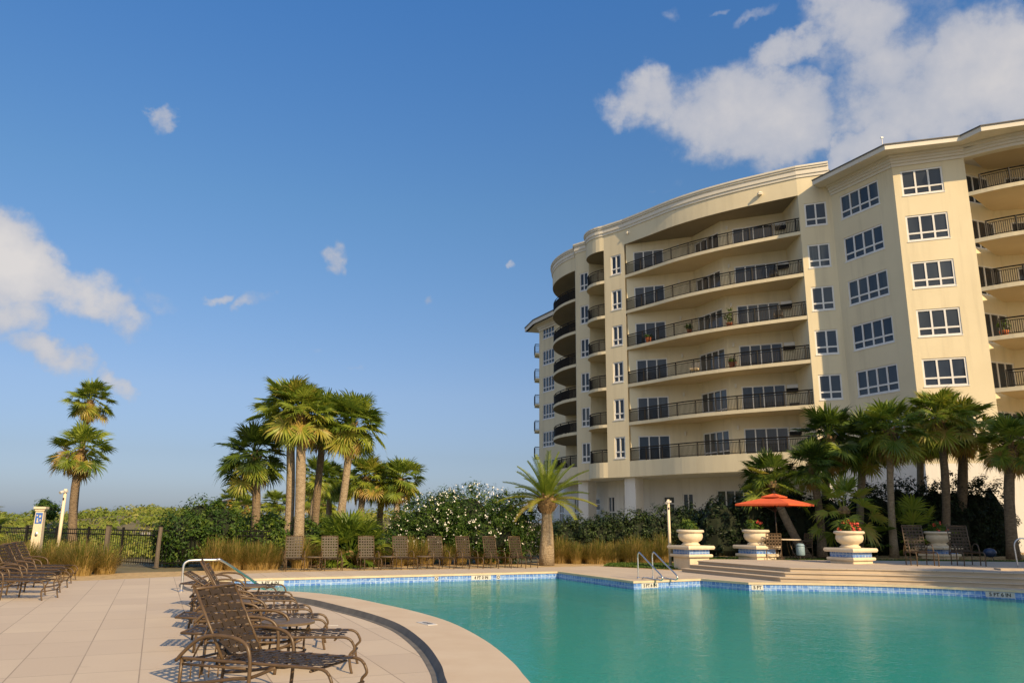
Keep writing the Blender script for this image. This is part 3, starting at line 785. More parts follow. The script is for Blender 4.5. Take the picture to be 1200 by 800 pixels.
def sabal_crown(seed, nleaf=40, pet=.85, rad=.85, dead=9, tone0=.42, lo=-48):
    r = random.Random(seed); g = MB(); dd = MB()
    for i in range(nleaf):
        t = (i + .5) / nleaf; el = R(86 - (86 - lo) * t ** .9 + r.uniform(-14, 14)); az = i * 2.39996 + r.uniform(-.5, .5)
        d = Vector((math.cos(el) * math.cos(az), math.cos(el) * math.sin(az), math.sin(el)))
        tone = tone0 + r.uniform(-.2, .16) + (.14 if t > .8 else 0) + (.25 if t > .7 and r.random() < .25 else 0)
        fan_leaf(g, Vector((0, 0, .1)) + d * .1, d, pet * r.uniform(.62, 1.25) * (.75 + .25 * min(1, t * 4)), rad * r.uniform(.72, 1.15), tone, .12 + .34 * t)
    for i in range(dead):
        az = r.uniform(0, 6.28); el = R(r.uniform(-75, -38)); d = Vector((math.cos(el) * math.cos(az), math.cos(el) * math.sin(az), math.sin(el)))
        fan_leaf(dd, Vector((0, 0, -.05)), d, pet * r.uniform(.5, .95), rad * r.uniform(.55, .85), r.uniform(.8, 1), .85, 14, 1.1, 1.1)
    # boots
    bt = MB()
    for i in range(26):
        az = i * 2.4; z = -.05 - .75 * i / 26
        d = Vector((math.cos(az), math.sin(az), 0)); s = Vector((-d.y, d.x, 0))
        p = d * .15 + Vector((0, 0, z)); q = d * .36 + Vector((0, 0, z + .30))
        bt.quad(p - s * .07, p + s * .07, q + s * .03, q - s * .03); bt.quad(p - s * .07 + Vector((0, 0, -.1)), q - s * .03, q + s * .03, p + s * .07 + Vector((0, 0, -.1)))
    bt.lathe([(.17, -.95), (.22, -.5), (.24, -.1), (.12, .15)], 10)
    return g, dd, bt
CR = []
for sd, n_, tone0 in ((11, 62, .52), (23, 58, .46), (37, 58, .20), (51, 44, .47)):  # third crown: fronds toned down to stand in for shade
    g, dd, bt = sabal_crown(sd, n_, tone0=tone0, dead=14)
    objs = [g.build('fronds', FROND), dd.build('dead_fronds', FROND), bt.build('boots', BOOTS)]
    CR.append([o.data for o in objs])
    for o in objs: bpy.data.objects.remove(o)
def sabal(label, base, top, cs=1.0, rad=.17, var=0, bark=None, group='sabal palms', bow=.15, name='sabal_palm', rz=None):
    base = Vector(base); top = Vector(top)
    t = thing(name, label, 'palm tree', base, 0, group)
    rel = top - base; pts = []; rr = []
    side = Vector((rnd.uniform(-1, 1), rnd.uniform(-1, 1), 0)) * bow
    for i in range(9):
        u_ = i / 8; pts.append(rel * u_ + side * math.sin(u_ * PI)); rr.append(rad * (1.25 - .35 * min(1, u_ * 5)) * (1 + rnd.uniform(-.05, .05)) * (1 - .12 * u_))
    mb = MB(); mb.tube(pts, rr, 12); mb.build('trunk', bark or BARK, t, smooth=True)
    z = rnd.uniform(0, 6.28) if rz is None else rz
    names = ('fronds', 'dead_fronds', 'boots')
    cr = None
    for nme, me in zip(names, CR[var]):
        o = bpy.data.objects.new(nme, me); COL.objects.link(o)
        o.parent = t; o.location = rel; o.rotation_euler = (rnd.uniform(-.08, .08), rnd.uniform(-.08, .08), z); o.scale = (cs, cs, cs)
    return t
GP = 'sabal palms on the dune side'; GT = 'palms on the terrace beside the hedge'; GD = 'distant palms behind the palmetto'
sabal('leaning sabal palm with thick rough trunk, standing behind the light pole', (-20.75, 38, .2), (-20.95, 38, 4.75), .95, .2, 3, group=GP)
sabal('taller slim sabal palm rising behind the lone thick trunked palm', (-22.1, 40.5, .2), (-22.2, 40.5, 7.6), .80, .15, 3, group=GP, bow=.5)
sabal('tall pale trunked sabal palm, left trunk of the close trio', (-8.35, 30, 0), (-8.65, 30, 5.75), .92, .19, 0, BARK_PALE, GP)
sabal('tall pale trunked sabal palm, middle trunk of the close trio', (-7.8, 29.5, 0), (-8.05, 29.5, 5.5), .86, .22, 0, BARK_PALE, GP)
sabal('tall brown trunked sabal palm, rear trunk of the close trio', (-7.85, 32, 0), (-7.7, 32, 5.6), .9, .18, 1, BARK, GP)
sabal('round headed sabal palm directly right of the close trio', (-6.85, 31, 0), (-6.4, 31, 5.3), .92, .18, 1, BARK_PALE, GP)
sabal('short dark shaded sabal palm left of the close trio', (-9.65, 30, 0), (-9.85, 30, 3.95), .92, .19, 2, BARK, GP)
for i, (x, y, Y, cs, lab, var) in enumerate(((372, 552, 43, .85, 'small palm seen between the trio trunks and the round headed palm', 1), (388, 556, 47, .85, 'dark trunked distant palm just left of the round headed palm trunk', 2),
      (403, 562, 52, .8, 'distant palm half hidden behind the round headed palm trunk', 1), (428, 553, 44, .98, 'distant palm above the palmetto shrub, first right of the round headed palm', 0),
      (449, 560, 46, .95, 'dark trunked distant palm between the other two right of the palmetto', 0), (469, 556, 44, 1.0, 'rightmost distant palm, beside the flowering oleander', 1),
      (272, 582, 75, .95, 'far small palm left of the beach pavilion roof', 3), (289, 589, 72, .85, 'far small palm in front of the beach pavilion', 3), (322, 585, 70, .9, 'far small palm between dark palm and pale trio', 1), (366, 578, 68, 1.0, 'far palm seen just behind the trio trunks', 3), (381, 586, 60, .8, 'low far palm at the foot of the small palm', 1))):
    p = D(x, y, Y); b = p.copy(); b.z = .3
    sabal(lab, b, p + Vector((0, 0, -.35)), cs * .93, .2, var, BARK_PALE if i in (0, 3, 5) else BARK, GD)
for (x, y, Y, cs, lab, var, bx_, rad) in ((972, 515, 34.5, 1.15, 'dark bushy palm nearest the umbrella on the terrace bed', 2, 966, .2), (1043, 506, 33.5, 1.08, 'sabal palm with long slender trunk reaching the lawn behind the lounge chair', 1, 1047, .165),
      (1012, 520, 36, 1.1, 'shaded sabal palm between slender palm and dark bushy palm', 2, 1005, .2), (1100, 492, 35, 1.08, 'bright sabal palm above the white wall, left trunk of the pair', 0, 1106, .2), (1129, 502, 36.5, 1.1, 'sabal palm with dark thick trunk, right trunk of the pair above the white wall', 0, 1124, .25),
      (1078, 512, 37, .95, 'sabal palm crown between slender palm and the pair', 1, 1075, .18), (1184, 523, 33, .95, 'shorter palm with rough yellow trunk at the right edge', 3, 1186, .24), (1208, 516, 35, 1.0, 'dark palm cut by the right edge of the view', 2, 1212, .2)):
    p = D(x, y, Y); b = D(bx_, 640, Y); b.z = .3
    sabal(lab, b, p, cs * .94, rad, var, BARK_PALE if 'slender' in lab else BARK, GT)
# low fan palms in the terrace bed
def fan_bush(label, loc, n, pet, rad, tone, group=None, lo=0, name='palmetto', cat='palm shrub'):
    t = thing(name, label, cat, loc, 0, group); mb = MB()
    for i in range(n):
        u_ = (i + .5) / n; el = R(85 - (85 - lo) * u_); az = i * 2.39996 + rnd.uniform(-.3, .3)
        d = Vector((math.cos(el) * math.cos(az), math.cos(el) * math.sin(az), math.sin(el)))
        fan_leaf(mb, d * .12 + Vector((0, 0, .05)), d, pet * rnd.uniform(.7, 1.15), rad * rnd.uniform(.8, 1.15), tone + rnd.uniform(-.15, .15), .12 + .3 * u_, 20, 1.9)
    mb.build('fronds', FROND, t)
    b = MB(); b.lathe([(.22, 0), (.26, .12), (.12, .3)], 9); b.build('stem', BOOTS, t); return t
fan_bush('wide bright green palmetto shrub between palm trunks and oleander', (-5.95, 29.8, .25), 46, 1.05, .85, .42, lo=-5)
fan_bush('second clump of palmetto low behind the wide palmetto', (-6.9, 31.2, .2), 30, .9, .75, .36)
fan_bush('light green fan palm drooping over the urn with red flowers', (13.3, 31.6, 2.05), 20, .95, .85, .56, lo=-40)
fan_bush('low dark fan palm right behind the slender palm trunk', (17.1, 34.0, .9), 20, 1.3, .8, .42, lo=-10)
fan_bush('yellow green fan palm behind the orange umbrella', (11.0, 32.9, 3.1), 14, .8, .75, .55, lo=-30)
fan_bush('palmetto at the left edge behind the reclined loungers', (-17.6, 25.5, .7), 34, 1.0, .85, .46, lo=-15)
# leaning bare trunks in the shade beside the umbrella
for lab, b, tp in (('leaning shaded palm trunk just right of the umbrella', (11.9, 32.2, .3), (11.0, 33.6, 3.6)), ('straight shaded palm trunk between umbrella and red flowered urn', (12.6, 32.4, .3), (12.7, 33, 4.0))):
    sabal(lab, b, tp, .72, .19, 2, BARK, GT)
# ---- feather palm by the grass strip
def feather(mb, base, az, el, L, droop, tone, nl=34, w=.032, ll=.42):
    p = Vector(base); pts = [p.copy()]; n = 12; e = el
    for i in range(n):
        d = Vector((math.cos(e) * math.cos(az), math.cos(e) * math.sin(az), math.sin(e))); p = p + d * L / n; pts.append(p.copy()); e -= droop / n * (.5 + i / n)
    mb.tube(pts, [.032 - .026 * i / n for i in range(n + 1)], 4, tone=tone)
    for i in range(nl):
        u_ = .14 + .86 * i / nl; k = min(n - 1, int(u_ * n)); q = pts[k].lerp(pts[k + 1], u_ * n - k); tdir = (pts[k + 1] - pts[k]).normalized()
        s = tdir.cross(Vector((0, 0, 1)));
        if s.length < .05: s = Vector((-math.sin(az), math.cos(az), 0))
        s.normalize(); up_ = s.cross(tdir).normalized()
        l = ll * (1 - .65 * max(0, u_ - .35) / .65) * min(1, u_ * 5 + .3) * rnd.uniform(.85, 1.1)
        for sg in (-1, 1):
            d = (tdir * .75 + s * sg * .8 + up_ * .42).normalized(); tip = q + d * l + Vector((0, 0, -.12 * l)); wv = tdir * w * .5
            tn = min(1, max(.001, tone + rnd.uniform(-.08, .08)))
            m_ = q.lerp(tip, .5) + up_ * .02
            mb.add((q - wv, q + wv, m_ + wv, m_ - wv, tip), ((0, 1, 2, 3), (3, 2, 4)), tn)
t = thing('date_palm', 'feather leaved date palm with thick tapering trunk beside the tan grasses', 'palm tree', (1.42, 31.2, 0))
mb = MB(); mb.tube([(0, 0, 0), (.0, 0, .5), (.02, 0, 1.2), (0, 0, 1.9), (-.02, 0, 2.2)], [.30, .29, .24, .19, .21], 14); mb.build('trunk', BARK_PALE, t, smooth=True)
mb = MB(); mb.lathe([(.20, 1.95), (.36, 2.25), (.38, 2.5), (.15, 2.75)], 12)
for i in range(34):
    az = i * 2.4; z = 1.95 + .65 * i / 34; d = Vector((math.cos(az), math.sin(az), 0)); s = Vector((-d.y, d.x, 0)); p = d * .3 + Vector((0, 0, z)); q = d * .5 + Vector((0, 0, z + .25))
    mb.quad(p - s * .06, p + s * .06, q + s * .03, q - s * .03)
mb.build('boots', BOOTS, t)
mb = MB()
for i in range(34):
    u_ = i / 33; az = i * 2.39996; el = R(82 - 92 * u_)
    feather(mb, (0, 0, 2.45), az, el, rnd.uniform(1.7, 2.15), .35 + .55 * u_, .38 + .16 * rnd.random() + (.22 if u_ > .72 else 0))
mb.build('fronds', FROND, t)
# ---- oleander, hedges, shrubs
shrub('oleander_bush', 'huge rounded oleander bush covered with white flowers behind the far chairs', 'bush', (-1.9, 32.2, 0),
      [((-1.5, 0, 1.35), (1.5, 1.2, 1.35)), ((.3, .1, 1.65), (1.75, 1.3, 1.5)), ((1.9, .1, 1.4), (1.3, 1.2, 1.5)), ((-2.2, -.1, .9), (.9, 1.0, 1.0)), ((1.0, -.5, 1.0), (1.9, 1.0, 1.0)), ((-.7, .2, 1.75), (1.1, 1.1, 1.15))], 56000, .05, SHRUB, tone=(.05, .7), clump=.22, corek=.58, flowers=460)
shrub('green_shrub', 'dense bright green shrub beside the fence behind the pool handrail', 'shrub', (-11.1, 28.4, 0), [((-.4, 0, 1.0), (1.1, .9, 1.05)), ((.6, .2, 1.25), (.9, .9, 1.1)), ((0, .3, 1.6), (.8, .7, .75)), ((-1.1, .5, .8), (.7, .7, .8))], 15000, .06, SHRUB, tone=(.1, .8))
shrub('green_shrub', 'lower spreading shrub between bright green shrub and tan grasses', 'shrub', (-9.2, 30.2, 0), [((0, 0, .85), (1.2, .9, .9)), ((1.3, .3, .8), (1.0, .9, .85))], 10000, .065, SHRUB, tone=(.2, .9))
shrub('green_shrub', 'yellow green shrub behind the dark shaded palm', 'shrub', (-10.6, 34, 0), [((0, 0, 1.0), (1.4, 1, 1.0)), ((1.9, 0, .9), (1.4, 1, .9)), ((3.4, .2, .8), (1.1, 1, .9))], 10000, .085, SHRUB, tone=(.4, 1))
shrub('green_shrub', 'dark green shrub low under the trio of palms', 'shrub', (-6.9, 30.6, 0), [((0, 0, .6), (1.3, .8, .8)), ((-1.3, .4, .6), (.9, .7, .75)), ((1.6, .2, .6), (1.2, .8, .75))], 9000, .065, SHRUB, tone=(0, .6))
shrub('green_shrub', 'leafy dark shrub behind the trunk of the short shaded palm', 'shrub', (-9.9, 32.6, 0), [((0, 0, .8), (1.0, .8, .9)), ((-1.4, .4, .6), (1.0, .8, .7))], 8000, .065, SHRUB, tone=(.1, .7))
shrub('fan_shrub', 'small tufted shrub on the dune behind the tiled pillar', 'shrub', (-25.7, 44, 1.5), [((-.2, 0, .55), (.4, .4, .6)), ((.3, 0, .5), (.35, .35, .5))], 1300, .09, SHRUB, tone=(.1, .7), corek=.6)
# hedge in front of the building, in two stretches
hl = []
for i in range(9): hl.append(((-3.2 + i * .8, rnd.uniform(-.2, .2), (.85 + .03 * i)), (.85, .9, .98 + .05 * i + rnd.uniform(-.12, .12))))
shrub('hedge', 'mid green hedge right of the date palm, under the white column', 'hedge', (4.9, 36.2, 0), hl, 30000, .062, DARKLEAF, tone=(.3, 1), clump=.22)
hl = []
for i in range(17): hl.append(((-7.2 + i * .9, .04 * i + rnd.uniform(-.15, .15), 1.25), (.95, 1.0, 1.22 + .05 * i + (.70 if i > 8 else 0) + rnd.uniform(-.1, .1))))
shrub('hedge', 'very dark tall hedge closing the terrace behind the palms and urns', 'hedge', (15.3, 36.4, .1), hl, 64000, .07, DARKLEAF, tone=(0, .45), clump=.26, corek=.7)  # leaf tones kept low, putting part of the hedge's shade into the colour
hl = [((i * 1.0, 0, .5), (.8, .7, .7 + rnd.uniform(-.1, .1))) for i in range(5)]
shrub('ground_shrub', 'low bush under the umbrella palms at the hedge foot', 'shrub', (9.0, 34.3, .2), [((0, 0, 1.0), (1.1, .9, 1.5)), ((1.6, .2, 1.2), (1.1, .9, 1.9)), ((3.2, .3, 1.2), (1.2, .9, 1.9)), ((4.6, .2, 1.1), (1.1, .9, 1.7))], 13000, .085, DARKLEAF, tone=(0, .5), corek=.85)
# ---- ornamental grasses: three clump meshes reused
GR = []
for sd in range(3):
    r = random.Random(90 + sd); mb = MB()
    for i in range(900):
        az = r.uniform(0, 6.28); rb = .24 * r.random() ** .7; lean = r.uniform(.03, .95) ** 1.3; h = r.uniform(.5, 1.1) * (1 - .22 * lean)
        b = Vector((math.cos(az) * rb, math.sin(az) * rb, 0)); o = Vector((math.cos(az + r.uniform(-.8, .8)), math.sin(az + r.uniform(-.8, .8)), 0))
        s = Vector((-o.y, o.x, 0)); w = r.uniform(.004, .009); pts = []
        for k in range(4):
            u_ = k / 3; pts.append(b + o * lean * .75 * u_ ** 1.9 + Vector((0, 0, h * (u_ - .25 * lean * u_ * u_))))
        bt = r.random()
        for k in range(3):
            ww0 = w * (1 - .25 * k); ww1 = w * (.75 - .25 * k)
            tn = (.60 + .38 * r.random()) if bt > .62 else ((.85, .55, .22)[k] + r.uniform(-.15, .15))
            mb.quad(pts[k] - s * ww0, pts[k] + s * ww0, pts[k + 1] + s * ww1, pts[k + 1] - s * ww1, max(.001, min(1, tn)))
    o = mb.build('grass_clump', GRASSM); GR.append(o.data); bpy.data.objects.remove(o)
def grass(label, group, x, y, s, z=0.0):
    o = bpy.data.objects.new('grass_clump', GR[rnd.randrange(3)]); COL.objects.link(o)
    o.location = (x, y, z - .01); o.rotation_euler = (0, 0, rnd.uniform(0, 6.28)); o.scale = (s * rnd.uniform(.95, 1.2), s * rnd.uniform(.95, 1.2), s * rnd.uniform(.9, 1.1))
    tag(o, label, 'ornamental grass', group)
k = 0
for i in range(13):
    p = Vector((-7.3, 28.15)) + U * (i * .68) + Vector((rnd.uniform(-.15, .15), rnd.uniform(0, .5)))
    grass('tan grass clump behind the far chairs, %s from the pale palm trunks' % ORD[i], 'grasses behind the far chairs', p.x, p.y, rnd.uniform(.72, 1.1))
for i in range(7):
    p = (-9.75 + i * .27, 26.5 + .1 * i + rnd.uniform(0, .6))
    grass('golden grass clump, %s from the bright green shrub toward the first chair' % ORD[i], 'grasses before the palms', p[0], p[1], rnd.uniform(.8, 1.25))
for i in range(16):
    p = (1.75 + i * .31, 32.3 + .06 * i + rnd.uniform(0, .9))
    grass('tan grass clump, %s right of the date palm in front of the hedge' % ORD[i], 'grasses in front of the hedge', p[0], p[1], rnd.uniform(.75, 1.22))
for i, (x, y, s) in enumerate(((-12.55, 23.6, 1.12), (-13.1, 24.0, 1.0), (-12.2, 24.3, .95), (-13.9, 24.4, 1.0), (-14.7, 24.2, 1.05), (-15.5, 24.6, 1.0), (-16.3, 24.5, 1.0), (-17.1, 25.0, 1.05), (-14.3, 25.4, 1.0), (-15.3, 25.6, 1.0), (-13.2, 25.3, 1.0), (-16.6, 26.0, 1.0))):
    grass('brown grass clump, %s from the gravel path end near the left loungers' % ORD[i] if i else 'big rusty brown grass clump at the right end of the left grasses', 'grasses at the left light pole', x, y, s)
# ---- dunes
def dz(x, y):
    a = 1.6 * math.exp(-((y - 58) / 14) ** 2) + 2.5 * math.exp(-((y - 96) / 13) ** 2) * math.exp(-((x + 40) / 11) ** 2) + .7 * math.exp(-((y - 80) / 10) ** 2)
    a += .22 * math.sin(x * .31 + y * .17) + .16 * math.sin(x * .73 - y * .41)
    return max(-.05, a * min(1, max(0, (y - 33) / 14))) * min(1, max(0, (-x + 6) / 6)) + (.0)
mb = MB(); nx, ny = 60, 45; vs = []
for j in range(ny):
    for i in range(nx):
        x = -95 + 101 * i / (nx - 1); y = 33 + 82 * j / (ny - 1); vs.append((x, y, dz(x, y) - .02))
mb.add(vs, [(j * nx + i, j * nx + i + 1, (j + 1) * nx + i + 1, (j + 1) * nx + i) for j in range(ny - 1) for i in range(nx - 1)])
tag(mb.build('dune', GROUND, smooth=True), kind='structure')
mb = MB()
for k in range(2300):
    y = 33.5 + 70 * rnd.random() ** 1.5; x = -y * .70 + rnd.random() * (y * .60); z = dz(x, y)
    base = rnd.uniform(.1, .9); cs = rnd.uniform(.25, .6) * (.75 + y / 120); sz = .085 + y / 900
    for j in range(22):
        q = rdir(); q.z = abs(q.z); p = Vector((x, y, z)) + Vector((q.x * cs, q.y * cs, q.z * cs * .9 + .05))
        leaf(mb, p, (q + rdir() * .7 + Vector((0, -.2, .3))).normalized(), sz * rnd.uniform(.7, 1.3), min(1, max(.001, base + rnd.uniform(-.2, .2))), .5)
tag(mb.build('dune_scrub', SCRUB), 'yellow green scrub and sea grass covering the dunes', 'dune scrub', kind='stuff')

# ================================================================== FURNITURE
def rr(a, b, n=4): return [Vector(a).lerp(Vector(b), i / n) for i in range(n + 1)]
def weave(mb, O, ex, ey, L, W, nl, nw, sw_l, sw_w, nrm, amp=.006):
    """woven straps: nl straps across (width W) spaced along L, nw straps along L"""
    th = .003
    for i in range(nl):                       # cross straps
        a = L * (i + .5) / nl
        for j in range(nw + 1):
            s0 = W * j / (nw + 1); s1 = W * (j + 1) / (nw + 1)
            lift = amp * (1 if (i + j) % 2 else -1)
            p = O + ex * (a - sw_l / 2) + ey * s0 + nrm * lift
            mb.obox(p, ex * sw_l, ey * (s1 - s0), nrm * th)
    for j in range(nw):
        b = W * (j + 1) / (nw + 1)
        for i in range(nl):
            a0 = L * i / nl; lift = -amp * (1 if (i + j) % 2 else -1)
            p = O + ex * a0 + ey * (b - sw_w / 2) + nrm * (lift * .8)
            mb.obox(p, ex * (L / nl), ey * sw_w, nrm * th)
def catp(pts, n=4): return catmull(pts, n)
def make_lounger(name, label, cat, ang, length=1.62, back=.70, W=.60, group=None, sx=.45, zs=.37):
    """x: head -> foot, origin on the ground under the head end, y across"""
    t = thing(name, label, cat, (0, 0, 0), 0, group)
    fr = MB(); r_ = .0145
    for y in (0, W):
        fr.tube(catp([(.02, y, zs), (.25, y, zs), (sx + .1, y, zs), (length - .26, y, zs), (length - .09, y, zs - .008), (length - .03, y, zs - .05)], 3), r_, 7)
        fr.tube(catp([(.04, y, .15), (.32, y, .18), (.62, y, .23), (.80, y, .25), (1.05, y, zs - .02)], 3), .016, 5)
        fr.tube([(.02, y, zs - .05), (.80, y, zs - .05)], .012, 5)
    for x in (.04, sx, length - .22): fr.tube([(x, 0, zs - .03), (x, W, zs - .03)], .012, 5)
    fr.tube([(length - .03, 0, .17), (length - .03, W, .17)], .012, 5)
    for k in range(4): fr.tube([(sx - .3 + .1 * k, .0, zs - .05), (sx - .3 + .1 * k, .0, .2 + .012 * k)], .008, 4)
    fr.build('seat_frame', BRONZE, t, smooth=True)
    for y in (0, W):
        mb = MB(); mb.tube([(.04, y, zs), (.035, y, .18), (.02, y, 0)], r_ + .002, 7); mb.build('leg', BRONZE, t, smooth=True)
        mb = MB(); mb.tube(catp([(length - .03, y, zs - .05), (length - .002, y, zs - .12), (length - .05, y, .19), (length - .045, y, .1), (length - .02, y, 0)], 4), r_, 7); mb.build('leg', BRONZE, t, smooth=True)
        mb = MB(); ya = y + (-.03 if y == 0 else .03)
        mb.tube(catp([(.0, ya, zs - .02), (.10, ya, zs + .08), (.24, ya, zs + .18), (.40, ya, zs + .215), (.62, ya, zs + .205), (.75, ya, zs + .15), (.80, ya, zs + .03), (.805, ya, .2), (.79, ya, 0)], 4), r_ + .003, 7); mb.build('armrest', BRONZE, t, smooth=True)
    st = MB(); weave(st, Vector((sx, .012, zs + .012)), Vector((1, 0, 0)), Vector((0, 1, 0)), length - .12 - sx, W - .024, 12, 5, .050, .045, Vector((0, 0, 1)))
    st.build('seat_straps', STRAP, t)
    a = R(ang); ex = Vector((-math.cos(a), 0, math.sin(a))); nr = Vector((math.sin(a), 0, math.cos(a))); O = Vector((sx + .02, 0, zs + .01))
    b = MB()
    for y in (.02, W - .02): b.tube([O + Vector((0, y, 0)), O + Vector((0, y, 0)) + ex * back], .014, 7)
    b.tube([O + Vector((0, .02, 0)) + ex * back, O + Vector((0, W - .02, 0)) + ex * back], .014, 7)
    if ang > 12:
        for y in (.05, W - .05): b.tube([O + ex * back * .5 + Vector((0, y, 0)) - nr * .01, (max(.06, sx - back * .5), y, zs - .04)], .009, 5)
    bo = b.build('backrest', BRONZE, t, smooth=True)
    st = MB(); weave(st, O + Vector((0, .03, 0)) + ex * .02, ex, Vector((0, 1, 0)), back - .03, W - .06, 8, 5, .047, .040, nr)
    st.build('back_straps', STRAP, bo)
    return t
GL = 'strap loungers in the row along the pool'
def place(o, fx, fy, rz, length=1.62):      # put the foot end's near corner at (fx, fy)
    o.location = (fx - math.cos(rz) * length, fy - math.sin(rz) * length, 0); o.rotation_euler = (0, 0, rz)
L1 = make_lounger('pool_lounger', 'nearest strap lounger at the bottom, backrest raised', 'lounger', 58, group=GL); place(L1, -1.50, 7.05, R(-19))
L2 = make_lounger('pool_lounger', 'flat lounger directly behind the nearest raised one, by the round table', 'lounger', 3, group=GL); place(L2, -1.68, 8.96, R(5))
for fx, fy, rz, lab in ((-2.34, 10.53, 12, 'flat lounger, third from the bottom of the poolside row'), (-4.41, 15.38, 0, 'farthest lounger of the poolside row, beside the grab rail')):
    c = dup(L2, (0, 0, 0), 0, lab, GL); place(c, fx, fy, R(rz))
L4 = dup(L1, (0, 0, 0), 0, 'poolside lounger with raised back, fourth from the bottom', GL); place(L4, -2.81, 11.7, R(16))
L5 = dup(L1, (0, 0, 0), 0, 'poolside lounger with raised back, farther one of the two standing together', GL); place(L5, -3.34, 12.91, R(18))
L6 = make_lounger('pool_lounger', 'poolside lounger with its backrest tilted up only slightly', 'lounger', 30, group=GL); place(L6, -3.71, 13.8, R(12))
GLL = 'loungers at the left edge of the deck'
for fx, fy, lab in ((-9.35, 16.3, 'nearest lounger of the left edge group, lying flat'), (-9.95, 17.45, 'second lounger of the left edge group, flat behind the nearest')):
    c = dup(L2, (0, 0, 0), 0, lab, GLL); place(c, fx, fy, R(2))
for (fx, fy, lab) in ((-10.5, 18.75, 'left edge lounger with raised back, closest of the three raised ones'), (-11.1, 20.0, 'left edge lounger with raised back, middle of the three raised ones'), (-11.7, 21.3, 'left edge lounger with raised back, farthest and next to the grass')):
    c = dup(L1, (0, 0, 0), 0, lab, GLL); place(c, fx, fy, R(3))
# small lounge chairs on the far side
def pool_chair(name, label, group, ang=77):
    t = thing(name, label, 'chair', (0, 0, 0), 0, group); W = .58; zs = .37; r_ = .015; Ls = .60
    fr = MB()
    for y in (0, W): fr.tube(catp([(0, y, zs), (Ls, y, zs), (Ls + .18, y, zs - .01), (Ls + .25, y, zs - .06)], 3), r_, 6)
    for x in (.05, Ls): fr.tube([(x, 0, zs - .03), (x, W, zs - .03)], .012, 5)
    for y in (0, W): fr.tube([(0, y, .14), (Ls + .24, y, .15)], .010, 5)
    fr.build('seat_frame', BRONZE, t, smooth=True)
    for y in (0, W):
        mb = MB(); mb.tube([(-.02, y, zs), (-.03, y, .15), (-.05, y, 0)], r_, 6); mb.build('leg', BRONZE, t, smooth=True)
        mb = MB(); mb.tube(catp([(Ls + .25, y, zs - .06), (Ls + .26, y, .2), (Ls + .24, y, 0)], 3), r_, 6); mb.build('leg', BRONZE, t, smooth=True)
        ya = y + (-.03 if y == 0 else .03)
        mb = MB(); mb.tube(catp([(-.06, ya, zs - .1), (.0, ya, zs + .12), (.16, ya, zs + .22), (.36, ya, zs + .2), (.45, ya, zs + .05), (.44, ya, 0)], 3), r_, 6); mb.build('armrest', BRONZE, t, smooth=True)
    st = MB(); weave(st, Vector((.02, .01, zs + .012)), Vector((1, 0, 0)), Vector((0, 1, 0)), Ls + .12, W - .02, 7, 5, .064, .052, Vector((0, 0, 1))); st.build('seat_straps', STRAP, t)
    a = R(ang); ex = Vector((-math.cos(a), 0, math.sin(a))); nr = Vector((math.sin(a), 0, math.cos(a))); O = Vector((.02, 0, zs - .04)); b = MB(); back = .78
    for y in (.015, W - .015): b.tube([O + Vector((0, y, 0)), O + Vector((0, y, 0)) + ex * back], .015, 6)
    b.tube([O + Vector((0, .015, 0)) + ex * back, O + Vector((0, W - .015, 0)) + ex * back], .015, 6)
    bo = b.build('backrest', BRONZE, t, smooth=True)
    st = MB(); weave(st, O + Vector((0, .03, 0)) + ex * .03, ex, Vector((0, 1, 0)), back - .04, W - .06, 8, 5, .050, .042, nr); st.build('back_straps', STRAP, bo)
    return t
GC = 'strap chairs along the far pool edge'
chx = (342, 386, 431, 473, 516, 550, 583, 614)
clab = ('far chair standing leftmost, in front of the pale palm trunks', 'far chair in front of the palmetto shrub, second from left', 'far chair at the left side of the oleander, third from left', 'far chair before the low left end of the oleander, fourth from left',
        'far chair fifth from left, at the first small table right of the oleander edge', 'far chair sixth from left under the oleander', 'far chair seventh from left under the oleander', 'far chair closest to the date palm')
ch0 = pool_chair('pool_chair', clab[0], GC)
for i, x in enumerate(chx):
    p = G(x, 668.3 - (x - 343) * .011, 0)
    rz = R(-70 + i * 3.0)
    off = Vector((math.cos(rz) * .42 - math.sin(rz) * .29, math.sin(rz) * .42 + math.cos(rz) * .29, 0))
    o = ch0 if i == 0 else dup(ch0, (0, 0, 0), 0, clab[i], GC)
    o.location = Vector((p.x, p.y + .25, 0)) - off; o.rotation_euler = (0, 0, rz)
GR2 = 'strap chairs on the shaded terrace'
for x, lab in ((1087, 'terrace chair directly in front of the flower urn on its low pedestal'), (1142, 'terrace chair standing alone before the dark hedge')):
    p = G(x, 663, TZ); rz = R(-97)
    off = Vector((math.cos(rz) * .42 - math.sin(rz) * .29, math.sin(rz) * .42 + math.cos(rz) * .29, 0))
    c = dup(ch0, (0, 0, 0), 0, lab, GR2); c.location = Vector((p.x, p.y + .4, TZ)) - off; c.rotation_euler = (0, 0, rz); c.scale = (1.08, 1.12, 1.15)
